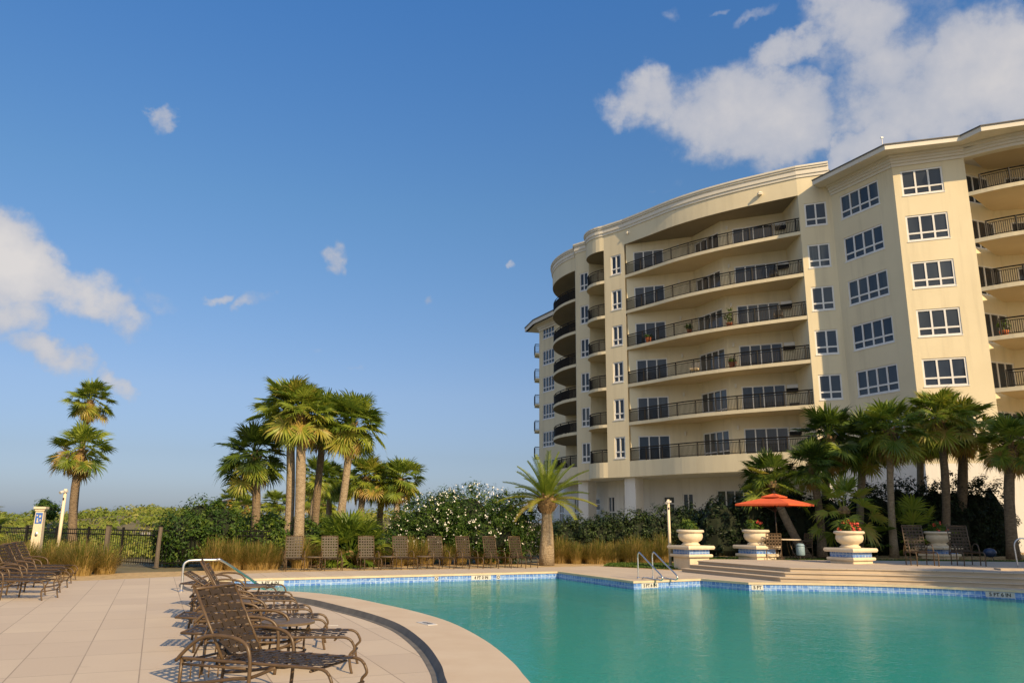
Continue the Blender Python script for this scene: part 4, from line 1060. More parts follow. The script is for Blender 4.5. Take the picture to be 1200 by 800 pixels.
# side tables
def side_table(label, loc, r=.30, h=.46, group='round side tables between loungers'):
    t = thing('side_table', label, 'side table', loc, rnd.uniform(0, 1), group)
    mb = MB(); mb.lathe([(r - .03, h - .02), (r, h - .015), (r, h + .008), (r - .02, h + .014), (.01, h + .014)], 28); mb.build('table_top', TABLETOP, t, smooth=False)
    for k in range(4):
        a = PI / 4 + k * PI / 2; c, s = math.cos(a), math.sin(a)
        mb = MB(); mb.tube(catp([(c * r * .85, s * r * .85, h - .02), (c * r * .7, s * r * .7, .3), (c * r * .72, s * r * .72, .14), (c * r * .9, s * r * .9, 0)], 3), .013, 6); mb.build('leg', BRONZE, t, smooth=True)
    mb = MB(); mb.tube([(math.cos(a_) * r * .72, math.sin(a_) * r * .72, .15) for a_ in [2 * PI * i / 20 for i in range(21)]], .010, 5); mb.build('stretcher_ring', BRONZE, t, smooth=True)
    return t
st0 = side_table('round brown side table between the two nearest flat loungers', (-2.62, 9.0, 0))
st0.location = (G(338, 727, .47).x, G(338, 727, .47).y, 0)
for (x, y, lab) in ((286, 703, 'small round table between the middle flat loungers'), (292, 685.5, 'small round table near the far end of the lounger row')):
    p = G(x, y, .47); dup(st0, (p.x, p.y, 0), .3, lab)
for (x, lab) in ((366, 'small table between the first and second far chairs'), (453, 'small table between the third and fourth far chairs'), (496, 'small table between the fourth and fifth far chairs')):
    p = G(x, 668.3 - (x - 343) * .011, 0); dup(st0, (p.x, p.y + .2, 0), .5, lab, 'small tables between the far chairs', .92)
# ---- planters
def planter(label, loc, tall, plant_lab, pseed, red=4, group='stone urn planters'):
    t = thing('stone_planter', label, 'planter', loc, math.atan2(U.y, U.x), group)
    h = .84 if tall else .50; a = .98
    z0 = 0.0
    mb = MB()
    if tall: mb.box((0, 0, .22), (a * .92, a * .92, .44)); lz = .44
    else: mb.box((0, 0, .05), (a * .96, a * .96, .10)); lz = .10
    mb.lathe([(.01, 0)], 3, cap=False) if False else None
    def slab(z1, z2, s, bev=.03):
        v = []; 
        for (zz, q) in ((z1, s - bev), (z1 + bev, s), (z2 - bev, s), (z2, s - bev)):
            v += [(-q / 2, -q / 2, zz), (q / 2, -q / 2, zz), (q / 2, q / 2, zz), (-q / 2, q / 2, zz)]
        f = [(3, 2, 1, 0), (12, 13, 14, 15)] + [(k * 4 + i, k * 4 + (i + 1) % 4, (k + 1) * 4 + (i + 1) % 4, (k + 1) * 4 + i) for k in range(3) for i in range(4)]
        mb.add(v, f)
    slab(lz, lz + .10, a * 1.12); slab(h - .13, h, a * 1.24, .045)
    mb.box((0, 0, (lz + .10 + h - .13) / 2), (a * .93, a * .93, h - .23 - lz))
    mb.build('pedestal', LIME, t)
    q = MB(); s = a * .945; zz0, zz1 = lz + .105, h - .135; us = []
    for i, (x, y) in enumerate(((-1, -1), (1, -1), (1, 1), (-1, 1), (-1, -1))):
        q.v += [(x * s / 2, y * s / 2, zz0), (x * s / 2, y * s / 2, zz1)]; us += [i * s, i * s]
    q.f = [(2 * i, 2 * i + 2, 2 * i + 3, 2 * i + 1) for i in range(4)]; q.t = [0] * 4
    o = q.build('tile_band', TILE, t); add_uv_strip(o, us)
    mb = MB(); mb.lathe([(.32, 0), (.34, .03), (.30, .07), (.26, .10), (.30, .13), (.40, .20), (.445, .30), (.44, .38), (.42, .43), (.43, .45), (.49, .47), (.50, .51), (.48, .55), (.42, .56), (.40, .50), (.01, .49)], 36)
    u = mb.build('urn', LIME, t, smooth=True); u.location = (0, 0, h)
    # planting stands in the urn but grows as a plant of its own
    p = thing('flowering_plant', plant_lab, 'plant', Vector(loc) + Vector((0, 0, h + .48)), 0, 'plants in the urns')
    lb = [(Vector((0, 0, .12)), Vector((.34, .34, .26))), (Vector((-.12, 0, .26)), Vector((.22, .22, .2)))]
    foliage(lb, 620, .055, .1, per=10, tone=(.3, 1)).build('foliage', SHRUB, p)
    fm = MB()
    for k in range(red):
        d = rdir(); d.y = -abs(d.y); d.z = abs(d.z); c = Vector((0, 0, .12)) + Vector((d.x * .36, d.y * .3, d.z * .3))
        for j in range(12): leaf(fm, c + rdir() * .05, (rdir() + Vector((0, -.8, .2))).normalized(), .045, 0, .9)
    if red: fm.build('blossoms', REDFL, p)
    return t
planter('urn planter on the tall tiled pedestal at the left end of the steps', (6.62, 29.35, 0), True, 'leafy green plant in the urn beside the second light pole', 1, 0)
p = G(893, 655.5, TZ); planter('urn planter behind the patio table and umbrella', (p.x, p.y + .55, TZ), False, 'plant with small red flower in the urn by the umbrella', 2, 3)
p = G(1007, 660.5, TZ); planter('sunlit urn planter in the middle of the terrace, under the drooping fan palm', (p.x, p.y + .6, TZ), False, 'red flowered plant in the sunlit middle urn', 3, 8)
p = G(1110, 654.5, TZ); planter('urn planter behind the left terrace chair', (p.x, p.y + .5, TZ - .02), False, 'plant with coral hibiscus blooms in the urn behind the chair', 4, 4)
# ---- umbrella, table, chairs
ub = G(907, 655, TZ); ub.y += .35; ub.x += .28
t = thing('patio_umbrella', 'orange canvas market umbrella opened over the patio table', 'umbrella', ub)
mb = MB(); mb.tube([(0, 0, 0), (0, 0, 2.36)], .024, 8); mb.build('pole', DARKPOLE, t, smooth=True)
mb = MB(); mb.lathe([(.24, 0), (.24, .06), (.06, .09), (.04, .25)], 20); mb.build('base', DARKPOLE, t)
mb = MB(); hub = Vector((0, 0, 2.36)); ca = [Vector((math.cos(a), math.sin(a), 0)) for a in [R(-90 + 90 * k) for k in range(4)]]
def canopy(mb, zc, ze, r, sag, inner=0.0, zt=None, val=.10):
    n = 8
    for k in range(4):
        A, B = ca[k], ca[(k + 1) % 4]; grid = []
        for i in range(n + 1):
            row = []
            for j in range(n + 1):
                u_ = inner + (1 - inner) * i / n; v = j / n
                edge = A.lerp(B, v); pnt = edge * r * u_
                z = zc + (ze - zc) * (u_ ** (1 - sag)) - .10 * math.sin(v * PI) * u_ * (1 - u_) 
                row.append((pnt.x, pnt.y, z))
            grid.append(row)
        for i in range(n):
            for j in range(n): mb.quad(grid[i][j], grid[i + 1][j], grid[i + 1][j + 1], grid[i][j + 1])
        for j in range(n):
            a, b = grid[n][j], grid[n][j + 1]; mb.quad(a, (a[0], a[1], a[2] - val), (b[0], b[1], b[2] - val), b)
canopy(mb, 2.30, 2.00, 1.50, -.12, .22, val=.07); mb.build('canopy', ORANGE, t)
mb = MB(); canopy(mb, 2.40, 2.275, .50, -.1, 0, val=.03); mb.build('vent_cap', ORANGE, t)
mb = MB(); mb.lathe([(.02, 2.38), (.03, 2.44), (.01, 2.50)], 8); mb.build('finial', DARKPOLE, t)
for k in range(4):
    mb = MB(); mb.tube([(0, 0, 2.25), ca[k] * 1.44 + Vector((0, 0, 1.965))], .012, 5); mb.tube([(0, 0, 1.7), ca[k] * .72 + Vector((0, 0, 2.10))], .010, 5); mb.build('rib', DARKPOLE, t)
tb = thing('patio_table', 'patio table with pale top under the orange umbrella', 'table', ub + Vector((.35, .25, 0)))
mb = MB(); mb.lathe([(.01, .68), (.60, .68), (.62, .70), (.60, .72), (.01, .72)], 32, cap=False); mb.build('table_top', LIME, tb)
for k in range(4):
    a = R(45 + 90 * k); mb = MB(); mb.tube(catp([(.2 * math.cos(a), .2 * math.sin(a), .68), (.3 * math.cos(a), .3 * math.sin(a), .3), (.48 * math.cos(a), .48 * math.sin(a), 0)], 3), .02, 6); mb.build('leg', BRONZE, tb, smooth=True)
def dining_chair(label, loc, rz):
    t = thing('patio_chair', label, 'chair', loc, rz, 'bronze dining chairs at the patio table'); W = .56; r_ = .017
    for y in (0, W):
        mb = MB(); mb.tube([(0, y, 0), (0, y, .42), (-.05, y, .92)], r_, 6); mb.build('leg', BRONZE, t)
        mb = MB(); mb.tube([(.5, y, 0), (.5, y, .42)], r_, 6); mb.build('leg', BRONZE, t)
        mb = MB(); mb.tube([(-.02, y, .66), (.44, y, .65), (.5, y, .42)], r_, 6); mb.build('armrest', BRONZE, t)
    mb = MB(); mb.tube([(-.05, 0, .92), (-.05, W, .92)], r_, 6)
    for k in range(4): mb.box((-.02 - .008 * k, W / 2, .5 + .11 * k), (.012, W, .055))
    for k in range(4): mb.box((-.03, W * (k + 1) / 5, .68), (.008, .045, .46))
    mb.build('backrest', BRONZE, t)
    mb = MB(); mb.tube([(0, 0, .42), (.5, 0, .42), (.5, W, .42), (0, W, .42), (0, 0, .42)], r_, 6); mb.tube([(0, 0, .18), (0, W, .18)], .011, 5); mb.tube([(.5, 0, .18), (.5, W, .18)], .011, 5)
    for k in range(6): mb.box((.04 + .084 * k, W / 2, .425), (.06, W, .01))
    mb.build('seat', BRONZE, t); return t
c0 = dining_chair('bronze patio chair nearest the pool, its back toward the water', ub + Vector((-.12, -.75, 0)), R(95))
dup(c0, ub + Vector((-.85, -.05, 0)), R(10), 'bronze patio chair at the left side of the patio table')
dup(c0, ub + Vector((1.35, .95, 0)), R(190), 'bronze patio chair at the right side of the patio table')
t = thing('lidded_bin', 'blue grey lidded drum standing beside the patio chair', 'bin', ub + Vector((.72, -.35, 0)))
mb = MB(); mb.lathe([(.13, .14), (.155, .18), (.155, .44), (.14, .48)], 20); mb.build('drum', GREYBLUE, t, smooth=True)
mb = MB(); mb.lathe([(.15, .48), (.16, .50), (.12, .56), (.04, .58)], 20); mb.build('lid', GREYBLUE, t, smooth=True)
mb = MB()
for a in (0, 2.1, 4.2): mb.tube([(.11 * math.cos(a), .11 * math.sin(a), .15), (.13 * math.cos(a), .13 * math.sin(a), 0)], .014, 5)
mb.build('stand', DARKPOLE, t)
p = G(1165, 657, TZ); t = thing('round_pot', 'dark navy round lidded pot on short legs beside the right terrace chair', 'pot', (p.x, p.y + .2, TZ))
mb = MB(); mb.lathe([(.03, .12), (.16, .16), (.22, .27), (.22, .33), (.15, .43), (.03, .46)], 20); mb.build('bowl', NAVY, t, smooth=True)
mb = MB()
for a in (.5, 2.6, 4.7): mb.tube([(.12 * math.cos(a), .12 * math.sin(a), .16), (.2 * math.cos(a), .2 * math.sin(a), 0)], .012, 5)
mb.build('stand', DARKPOLE, t)
p = G(1185, 668, TZ); mb = MB(); mb.obox((p.x - .3, p.y, TZ), (1.1, -.2, 0), (.1, .5, 0), (0, 0, .05)); o = mb.build('low_platform', STEP, origin=(p.x, p.y, TZ)); tag(o, 'low paved platform at the right handrail on the terrace', 'platform')
# ---- rails
def pipe(pts, r=.021, n=5): 
    m = MB(); m.tube(catp(pts, n), r, 8); return m
t = thing('grab_rail', 'bright steel grab rail at the pool entry behind the lounger row', 'handrail', (-7.45, 18.4, 0))
m = pipe([(0, 0, 0), (0, 0, .3), (0.0, .0, .58), (.06, .03, .67), (.18, .08, .695), (.62, .26, .70), (.74, .33, .68), (1.05, .95, .35), (1.42, 1.65, -.08), (1.56, 1.9, -.3)], .027, 5); m.build('rail', STEEL, t, smooth=True)
m = MB(); m.lathe([(.05, 0), (.05, .03), (.025, .06)], 14); m.build('base_collar', STEEL, t)
pr = thing('stair_handrail', 'left one of the two looped steel handrails by the pool steps', 'handrail', (3.84, 24.15, 0), math.atan2(V.y, V.x), 'looped handrails at the pool steps')
m = pipe([(0, 0, 0), (0, 0, .4), (0, 0, .66), (.06, 0, .74), (.14, 0, .73), (.7, 0, .42), (1.12, 0, .20), (1.24, 0, .10), (1.16, 0, .03), (.95, 0, .035), (.35, 0, .05), (.22, 0, .02), (.2, 0, .0)], .021, 5); m.build('rail', STEEL, pr, smooth=True)
m = MB(); m.lathe([(.045, 0), (.045, .03), (.025, .05)], 12); m.build('base_collar', STEEL, pr)
dup(pr, (4.33, 24.45, 0), None, 'right one of the two looped steel handrails by the pool steps')
p = G(1193, 664, TZ); t = thing('curved_handrail', 'curved steel handrail cut by the right edge of the view', 'handrail', (p.x, p.y, TZ))
m = pipe([(0, 0, 0), (-.02, 0, .4), (-.02, 0, .68), (.06, -.05, .84), (.25, -.1, .88), (.6, -.3, .7), (1.2, -.7, .1)], .022, 5); m.build('rail', STEEL, t, smooth=True)
# ---- light poles, pillar, fence
def pole(label, loc, h):
    t = thing('lamp_post', label, 'lamp post', loc, 0, 'cream lamp posts')
    mb = MB(); mb.tube([(0, 0, 0), (0, 0, h)], [.058, .052], 14); mb.build('post', POLE, t, smooth=True)
    mb = MB(); mb.lathe([(.095, 0), (.095, .04), (.08, .07)], 14); mb.build('base_plate', POLE, t)
    mb = MB(); mb.box((-.02, -.09, h - .10), (.09, .10, .07)); mb.tube([(-.05, -.05, h - .08), (-.09, -.16, h - .14)], [.035, .055], 12); mb.box((.07, -.04, h - .08), (.07, .07, .07)); mb.build('lamp_head', SIGNW, t)
    mb = MB(); mb.box((0, -.058, h - .34), (.05, .02, .08)); mb.build('bracket', DARKPOLE, t); return t
pole('cream lamp post in front of the lone thick trunked palm', (-15.4, 27.3, 0), 2.60)
pole('cream lamp post standing directly behind the tall tiled urn pedestal', (6.1, 30.6, 0), 2.52)
t = thing('shower_pillar', 'cream stone pillar with flat cap and blue tile plaque by the fence', 'pillar', (-17.15, 29, 0), R(14)); t.scale = (.66, .66, 1)
mb = MB(); v = [(-.26, -.26, 0), (.26, -.26, 0), (.26, .26, 0), (-.26, .26, 0), (-.2, -.2, 1.86), (.2, -.2, 1.86), (.2, .2, 1.86), (-.2, .2, 1.86)]; mb.add(v, [(3, 2, 1, 0), (4, 5, 6, 7), (0, 1, 5, 4), (1, 2, 6, 5), (2, 3, 7, 6), (3, 0, 4, 7)]); mb.build('shaft', LIME, t)
mb = MB(); mb.box((0, 0, 1.90), (.48, .48, .07)); mb.box((0, 0, 1.975), (.60, .60, .08)); mb.build('cap', LIME, t)
mb = MB(); mb.obox((-.17, -.235, 1.42), (.34, 0, 0), (0, .04, 0), (0, .02, .38)); pq = mb.build('plaque', BLUEP, t)
mb = MB(); 
for (x, z, w, h_) in ((-.04, 1.46, .10, .05), (-.05, 1.51, .06, .10), (.06, 1.64, .09, .07), (-.09, 1.68, .07, .05), (.09, 1.50, .05, .07)): mb.obox((x - w / 2, -.245 + (z - 1.42) * .05, z), (w, 0, 0), (0, .03, 0), (0, 0, h_))
mb.build('plaque_motif', LIME, pq)
mb = MB(); mb.lathe([(.05, 0), (.08, .01), (.08, .03), (.03, .05)], 12); o = mb.build('shower_valve', STEEL, t); o.location = (0, -.235, 1.05); o.rotation_euler = (R(90), 0, 0)
fa = Vector((-23, 34.2)); fb = Vector((-12.1, 27.6)); fc = Vector((-8.6, 28.6))
ft = thing('iron_fence', 'black iron picket fence running in front of the dune scrub', 'fence', (fa.x, fa.y, 0))
def bay(a, b, z=1.22):
    m = MB(); a = Vector(a); b = Vector(b); L = (b - a).length; n = int(L / .125); d = (b - a)
    for zz in (z, z - .16, .14): m.tube([(a.x, a.y, zz), (b.x, b.y, zz)], .02, 4)
    for i in range(1, n): q = a + d * i / n; m.box((q.x, q.y, (z + .06) / 2), (.016, .016, z - .08))
    m.build('picket_panel', IRON, ft, origin=(a.x, a.y, 0))
    # panel kept in the fence's own frame
for a, b, n in ((fa, fb, 6), (fb, fc, 2)):
    for i in range(n):
        p0 = a.lerp(b, i / n); p1 = a.lerp(b, (i + 1) / n); bay(p0, p1)
        m = MB(); m.box((0, 0, .66), (.065, .065, 1.32)); o = m.build('post', IRON, ft); o.location = Vector((p0.x, p0.y, 0)) - ft.location
t = thing('fence_post', 'weathered wooden post at the fence close to the bright green shrub', 'post', (-11.98, 27.3, 0))
m = MB(); m.tube([(0, 0, 0), (.0, 0, .7), (.02, 0, 1.36)], [.075, .07, .065], 8); m.build('timber', WOOD, t)
m = MB(); m.box((.02, 0, 1.375), (.14, .14, .03)); m.build('cap', IRON, t)
t = thing('fence_post', 'weathered wooden post at the fence beside the two white notices', 'post', (-14.55, 28.9, 0)); m = MB(); m.box((0, 0, .68), (.13, .13, 1.36)); m.build('timber', WOOD, t); m = MB(); m.box((0, 0, 1.375), (.15, .15, .03)); m.build('cap', IRON, t)
for x, lab in ((167, 'left one of two small white notices hung on the fence'), (174.5, 'right one of two small white notices hung on the fence')):
    a = D(x, 625.5, 28.15); m = MB(); m.box((0, 0, 0), (.20, .015, .12)); o = m.build('notice', SIGNW, origin=None); o.location = a; o.rotation_euler = (0, 0, R(-31)); tag(o, lab, 'sign', 'white notices on the fence')
# ---- beach pavilion far behind
pv = D(278, 600, 78); t = thing('beach_pavilion', 'tiny far pavilion roof on posts beyond the dunes', 'pavilion', (pv.x, pv.y, 0))
m = MB(); m.prism([(-2.2, -1.5), (2.2, -1.5), (2.2, 1.5), (-2.2, 1.5)], 3.0, 3.15); v = [(-2.3, -1.6, 3.16), (2.3, -1.6, 3.16), (2.3, 1.6, 3.16), (-2.3, 1.6, 3.16), (-1, 0, 3.6), (1, 0, 3.6)]; m.add(v, [(0, 1, 5, 4), (2, 3, 4, 5), (1, 2, 5), (3, 0, 4)]); m.build('roof', WOOD, t)
for x in (-2, 0, 2):
    for y in (-1.3, 1.3): m = MB(); m.box((x, y, 1.5), (.16, .16, 3.0)); m.build('post', WOOD, t)
m = MB(); m.box((0, 0, 2.0), (4.2, 2.8, .1)); m.box((0, -1.35, 2.35), (4.1, .06, .08)); m.build('railing', WOOD, t)
# ---- depth markers
def text_mesh(s, size, mat, parent, loc, rot):
    cu = bpy.data.curves.new('lettering', 'FONT'); cu.body = s; cu.size = size; cu.align_x = 'CENTER'; cu.align_y = 'CENTER'; cu.extrude = .001; cu.offset = .004
    ob = bpy.data.objects.new('tmp', cu); COL.objects.link(ob); bpy.context.view_layer.update()
    me = bpy.data.meshes.new_from_object(ob.evaluated_get(bpy.context.evaluated_depsgraph_get())); bpy.data.objects.remove(ob)
    me.materials.clear(); me.materials.append(mat)
    o = bpy.data.objects.new('lettering', me); COL.objects.link(o); o.parent = parent; o.location = loc; o.rotation_euler = rot; return o
def wall_marker(label, pos, ang, txt, w, h=.135, name='depth_marker'):
    t = thing(name, label, 'depth marker', (pos.x, pos.y, -.125), ang, 'depth marker tiles on the pool edge')
    m = MB(); k = max(1, round(w / .15)); 
    for i in range(k): m.box((-w / 2 + w * (i + .5) / k, -.006, 0), (w / k - .006, .012, h))
    m.build('tile', SIGNW, t)
    text_mesh(txt, .125, BLACKP, t, (0, -.0135, 0), (R(90), 0, 0))
ua = math.atan2(U.y, U.x)
def on_far(x, y): 
    p = G(x, y, -.12); a = Vector((p.x, p.y)); s = (a - far_l).dot((far_r - far_l).normalized()); q = far_l + (far_r - far_l).normalized() * s
    return q
farang = math.atan2(far_r.y - far_l.y, far_r.x - far_l.x)
wall_marker('white depth marker at the left end of the far tile band', on_far(312, 681), farang, '3 FT 6 IN', .75)
wall_marker('white depth marker in the middle of the far tile band', on_far(556, 675), farang, '4 FT 0 IN', .70)
wall_marker('single round depth tile left of the middle far marker', on_far(508, 677), farang, 'O', .13)
wall_marker('single round depth tile right of the middle far marker', on_far(579, 675), farang, 'O', .13)
a_, b_ = far_edge[2], far_edge[3]; ang2 = math.atan2(b_.y - a_.y, b_.x - a_.x)
wall_marker('white depth marker under the looped handrails', a_.lerp(b_, .23), ang2, '5 FT 6 IN', .62)
c_ = right_pts[0]; d_ = right_pts[6]; wall_marker('white depth marker at the foot of the left step corner', Vector((6.98, 22.84)), 0.01, '5 FT', .34)
i0 = min(range(len(right_pts) - 1), key=lambda i: abs((right_pts[i] - Vector((12.55, 21.3))).length)); q0, q1 = right_pts[i0], right_pts[i0 + 1]
wall_marker('white depth marker at the far right of the pool edge', q0.lerp(q1, .5), math.atan2(q1.y - q0.y, q1.x - q0.x), '5 FT 6 IN', .66)
for (x, y, txt, lab, w) in ((500, 731, '4 FT', 'white depth marker tile set flat in the curved ring', .42), (350, 697, '3 FT 6', 'white depth marker tile flat at the narrow end of the ring', .6)):
    p = G(x, y, .08 if x > 400 else .03); t = thing('deck_marker', lab, 'depth marker', (p.x, p.y, .092 if x > 400 else .05), R(-58) if x > 400 else R(-35), 'flat depth marker tiles')
    m = MB(); m.box((0, 0, .002), (w, .16, .008)); m.build('tile', SIGNW, t); text_mesh(txt, .12, BLACKP, t, (0, 0, .0075), (0, 0, 0))
p = G(391, 732.5, 0); m = MB(); m.box((0, 0, .004), (.14, .05, .006)); o = m.build('paper_tag', SIGNW); o.location = (p.x, p.y, .0); o.rotation_euler = (0, 0, .1); tag(o, 'small white tag lying on the deck by the third lounger foot', 'tag')
# ---- things on balconies
def pot(label, loc, s=1, tall=.6, group='potted plants on the balconies'):
    t = thing('potted_plant', label, 'potted plant', loc, 0, group)
    m = MB(); m.lathe([(.16 * s, 0), (.22 * s, .32 * s), (.24 * s, .34 * s), (.24 * s, .40 * s), (.2 * s, .4 * s), (.01, .36 * s)], 16); m.build('pot', TERRA, t, smooth=True)
    foliage([(Vector((0, 0, .4 * s + tall * .45)), Vector((.3 * s, .3 * s, tall * .5)))], 200, .09, .12, per=10, tone=(.3, 1)).build('foliage', SHRUB, t)
pot('orange pot behind the railing near the left doors, fourth balcony', (11.0, 60.7, FL[3]), 1.1, .25)
pot('orange pot with spreading green plant on the fourth curved balcony', (13.6, 57.6, FL[3]), .95, .5)
pot('tall leafy pot plant at the corner of the fourth curved balcony', (16.1, 55.6, FL[3]), 1.0, 1.3)
pot('bright orange pot at the corner of the third curved balcony', (16.1, 55.4, FL[2]), 1.2, .3)
pot('orange pot with plant on the right edge balcony, second from bottom of view', (29.6, 45.2, FL[2]), 1.1, .7)
t = thing('balcony_chair', 'tan cushioned chair behind the railing of the third curved balcony', 'chair', (13.9, 57.8, FL[2]), R(-30))
m = MB(); m.box((0, 0, .42), (.6, .6, .12)); m.build('seat', LIME, t); m = MB(); m.obox((-.3, .25, .45), (.6, 0, 0), (0, .12, 0), (0, .12, .55)); m.build('backrest', LIME, t)
for sx_ in (-.25, .25):
    for sy_ in (-.25, .25): m = MB(); m.box((sx_, sy_, .18), (.04, .04, .36)); m.build('leg', DARKPOLE, t)
for (x, y, k, lab) in ((19.0, 54.0, 3, 'dark patio chair at the right end of the fourth curved balcony'), (18.9, 54.1, 4, 'dark patio chair at the right end of the fifth curved balcony')):
    c = dup(c0, (x, y, FL[k]), R(-120), lab, 'dark chairs on the balconies')

# ================================================================== trees outside the view that shade the terrace
def shade_tree(x, y, h, w, label, seed):
    t = thing('shade_tree', label, 'tree', (x, y, 0), 0, 'shade trees right of the terrace')
    m = MB(); m.tube([(0, 0, 0), (.1, 0, h * .3), (0, .1, h * .55)], [.35, .28, .2], 10)
    for a in range(5): m.tube([(0, 0, h * .35), (math.cos(a * 1.26) * w * .5, math.sin(a * 1.26) * w * .5, h * .65)], [.16, .07], 7)
    m.build('trunk', BARK, t)
    lb = []
    for k in range(7):
        a = k * .9 + rnd.uniform(-.2, .2); lb.append((Vector((math.cos(a) * w * .45, math.sin(a) * w * .45, h * rnd.uniform(.5, .72))), Vector((w * .45, w * .45, h * .24))))
    lb.append((Vector((0, 0, h * .78)), Vector((w * .55, w * .55, h * .22))))
    lb.append((Vector((0, 0, h * .42)), Vector((w * .6, w * .6, h * .2))))
    foliage(lb, 12000, .30, .8, tone=(.1, .8)).build('crown', SHRUB, t)
SD = Vector((.566, -.824))
for c_, dist, h, w, lab in ((28.9, 16, 16.2, 3.0, 'broad leafy tree outside the right edge, nearest the steps'), (31.6, 16, 16.4, 3.4, 'broad leafy tree outside the right edge, second from the steps'), (34.6, 15, 16.0, 3.5, 'broad leafy tree outside the right edge, third from the steps'), (38.4, 14, 15.6, 3.6, 'broad leafy tree outside the right edge, farthest from the steps')):
    pr_ = Vector((.788, .616)) * c_ + SD * (-15.0 + dist)
    shade_tree(pr_.x, pr_.y, h, w, lab, 1)
q = Vector((.788, .616)) * 23.7 + SD * (-8.6 + 9.0)
sabal('palm outside the right edge that shades the steps', (q.x, q.y, 0), (q.x, q.y, 5.0), 1.4, .2, 0, BARK, GT)

# ================================================================== SKY, SUN, WORLD
SUN_EL = 31.0
sun_dir = Vector((SD.x * math.cos(R(SUN_EL)), SD.y * math.cos(R(SUN_EL)), math.sin(R(SUN_EL))))   # toward the sun
sl = bpy.data.lights.new('sun', 'SUN'); sl.energy = 4.5; sl.angle = R(.53); sl.color = (1.0, .73, .415)
so = bpy.data.objects.new('sun', sl); COL.objects.link(so); so.rotation_euler = (-sun_dir).to_track_quat('-Z', 'Y').to_euler(); so.location = (30, -30, 40)
w = bpy.data.worlds.new('World'); scene.world = w; w.use_nodes = True; nt = w.node_tree
bg = nt.nodes['Background']; sky = nt.nodes.new('ShaderNodeTexSky'); sky.sky_type = 'NISHITA'; sky.sun_disc = False
sky.sun_elevation = R(SUN_EL); sky.sun_rotation = math.atan2(sun_dir.x, sun_dir.y)
sky.air_density = 1.0; sky.dust_density = 1.2; sky.ozone_density = 1.6; sky.altitude = 0
geo = nt.nodes.new('ShaderNodeTexCoord'); dirv = geo.outputs['Generated']
sep = nt.nodes.new('ShaderNodeSeparateXYZ'); nt.links.new(dirv, sep.inputs[0])
az0 = math_(nt, 'ARCTAN2', sep.outputs[0], sep.outputs[1]); el0 = math_(nt, 'ARCSINE', sep.outputs[2])
def warp(base, seeds):
    out = base
    for sc_, amp, off in seeds:
        mp = nt.nodes.new('ShaderNodeMapping'); mp.inputs['Location'].default_value = (off, off * 1.7, -off); nt.links.new(dirv, mp.inputs[0])
        out = math_(nt, 'ADD', out, math_(nt, 'MULTIPLY', math_(nt, 'SUBTRACT', noise(nt, mp.outputs[0], sc_, 4, .6), .5), amp))
    return out
az = warp(az0, ((7, .10, 3.1), (26, .055, 7.7))); el = warp(el0, ((7, .07, 11.3), (26, .045, 17.9)))
def azel(x, y): d = ray(x, y).normalized(); return math.atan2(d.x, d.y), math.asin(d.z)
# clouds: (photo position, half sizes in pixels, tilt deg, density)
CL = [(745, 128, 52, 36, 0, 1.0), (880, 140, 100, 58, -6, 1.1), (830, 120, 55, 26, 20, .65), (1015, 120, 46, 60, 40, .38), (940, 55, 70, 20, 20, .75), (1010, 30, 48, 62, 30, .8), (1060, 100, 75, 70, 45, 1.05), (1150, 90, 95, 70, 10, 1.25), (1180, 110, 70, 60, 0, 1.0), (1030, 165, 60, 30, 20, 1.0), (1090, 20, 60, 30, 0, .55), (985, 60, 34, 30, 40, .42),
      (8, 310, 62, 52, -15, 1.2), (90, 343, 85, 26, -18, .85), (15, 370, 42, 40, 0, .75), (62, 420, 48, 20, -8, .75), (145, 447, 28, 11, -15, .7), (190, 345, 34, 18, -10, .42), (290, 347, 26, 11, 15, .55), (247, 343, 14, 9, 0, .5),
      (187, 135, 14, 14, 20, .52), (396, 307, 15, 17, 20, .7), (510, 357, 12, 9, 0, .6), (603, 310, 7, 6, 0, .55), (365, 412, 16, 7, 0, .4), (785, 20, 14, 12, 0, .45), (890, 20, 30, 8, 20, .4), (785, 218, 30, 8, 10, .3), (410, 434, 14, 6, 0, .35), (848, 5, 12, 6, 0, .4), (30, 265, 40, 8, 5, .35)]
ppr = 907.8
nv = noise(nt, dirv, 9.0, 8, .62); nv2 = noise(nt, dirv, 3.2, 5, .55); nv3 = noise(nt, dirv, 26, 5, .6)
total = None; shade = None
for (x, y, rx, ry, tl, dn) in CL:
    a0, e0 = azel(x, y); c_, s_ = math.cos(R(tl)), math.sin(R(tl)); rxa = rx / ppr * 1.18; rya = ry / ppr * 1.15
    da = math_(nt, 'MULTIPLY', math_(nt, 'SUBTRACT', az, a0), math.cos(e0)); de = math_(nt, 'SUBTRACT', el, e0)
    u_ = math_(nt, 'ADD', math_(nt, 'MULTIPLY', da, c_ / rxa), math_(nt, 'MULTIPLY', de, s_ / rxa))
    v_ = math_(nt, 'SUBTRACT', math_(nt, 'MULTIPLY', de, c_ / rya), math_(nt, 'MULTIPLY', da, s_ / rya))
    d2 = math_(nt, 'ADD', math_(nt, 'MULTIPLY', u_, u_), math_(nt, 'MULTIPLY', v_, v_))
    m_ = math_(nt, 'MULTIPLY', math_(nt, 'MAXIMUM', math_(nt, 'SUBTRACT', 1.0, d2), 0.0), dn)
    total = m_ if total is None else math_(nt, 'MAXIMUM', total, m_)
total = math_(nt, 'MINIMUM', total, 1.25)
ns = math_(nt, 'ADD', math_(nt, 'MULTIPLY', math_(nt, 'SUBTRACT', nv, .5), 2.5), math_(nt, 'MULTIPLY', math_(nt, 'SUBTRACT', nv3, .5), .8))
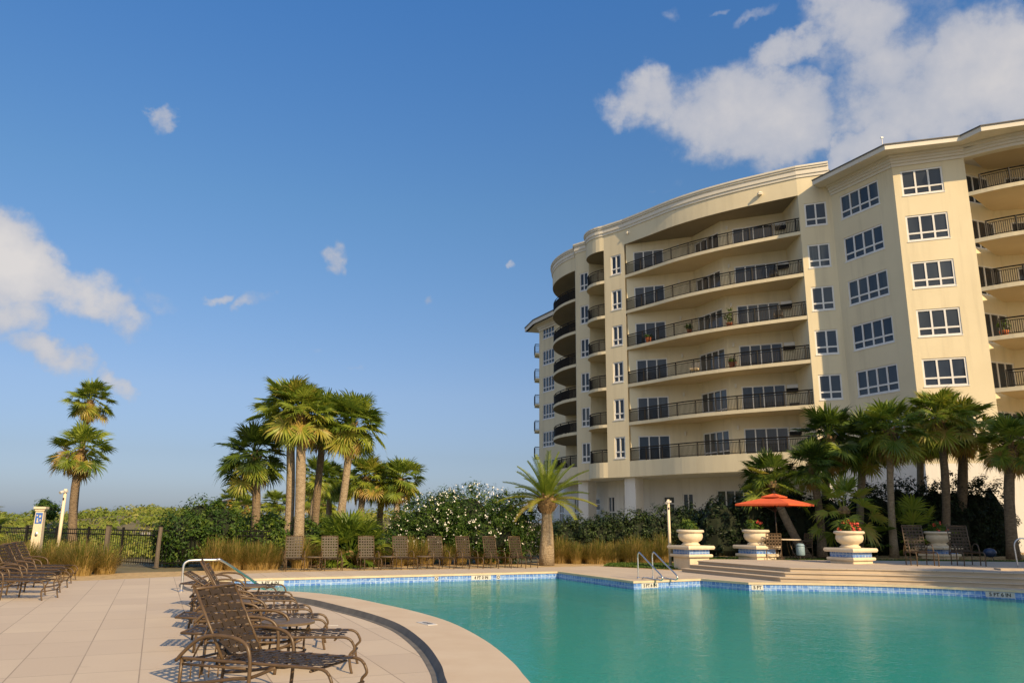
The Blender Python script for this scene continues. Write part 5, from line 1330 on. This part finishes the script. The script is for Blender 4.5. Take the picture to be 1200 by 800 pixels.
dens = math_(nt, 'ADD', math_(nt, 'MULTIPLY', total, 1.05), math_(nt, 'MULTIPLY', ns, math_(nt, 'MINIMUM', math_(nt, 'MULTIPLY', total, 2.2), .85)))
mr = nt.nodes.new('ShaderNodeMapRange'); mr.interpolation_type = 'SMOOTHSTEP'; mr.inputs[1].default_value = .16; mr.inputs[2].default_value = .92; nt.links.new(dens, mr.inputs[0])
mask = math_(nt, 'MULTIPLY', mr.outputs[0], .90)
shf = ramp(nt, math_(nt, 'ADD', math_(nt, 'MULTIPLY', nv2, .75), math_(nt, 'MULTIPLY', dens, .22)), [(.40, (0, 0, 0)), (.78, (1, 1, 1))])
CLOUD_K = 1.0
ccol = mix(nt, (2.75, 3.0, 3.65), (5.3, 4.95, 4.65), shf)
elr = ramp(nt, math_(nt, 'DIVIDE', el0, PI / 2, clamp=True), [(0.0, (.58, .67, .98)), (.02, (.50, .56, .80)), (.05, (.50, .53, .68)), (.10, (.60, .63, .75)), (.25, (.56, .80, .95)), (.45, (.44, .90, 1.33))])
skyb = mix(nt, sky.outputs[0], elr, 1.0, 'MULTIPLY')
skyf = mix(nt, skyb, ccol, mask)
# unseen broken cloud added behind the viewer to brighten the shaded walls
bk = math_(nt, 'MULTIPLY', ramp(nt, noise(nt, dirv, 2.6, 7, .6), [(.40, (0, 0, 0)), (.58, (1, 1, 1))]), ramp(nt, math_(nt, 'ADD', math_(nt, 'MULTIPLY', sep.outputs[1], -.5), .5), [(.55, (0, 0, 0)), (.75, (1, 1, 1))]))
bk = math_(nt, 'MULTIPLY', bk, ramp(nt, sep.outputs[2], [(.0, (0, 0, 0)), (.06, (1, 1, 1))]))
skyc = mix(nt, skyf, (6.0, 5.7, 5.3), bk)
nt.links.new(skyc, bg.inputs[0]); bg.inputs[1].default_value = .106
vs_ = scene.view_settings; vs_.view_transform = 'Standard'; vs_.look = 'None'; vs_.exposure = 0.45; vs_.gamma = 1.0; vs_.use_curve_mapping = False
scene.render.engine = 'CYCLES'; scene.cycles.max_bounces = 8; scene.cycles.transparent_max_bounces = 12
scene.cycles.sample_clamp_indirect = 6.0
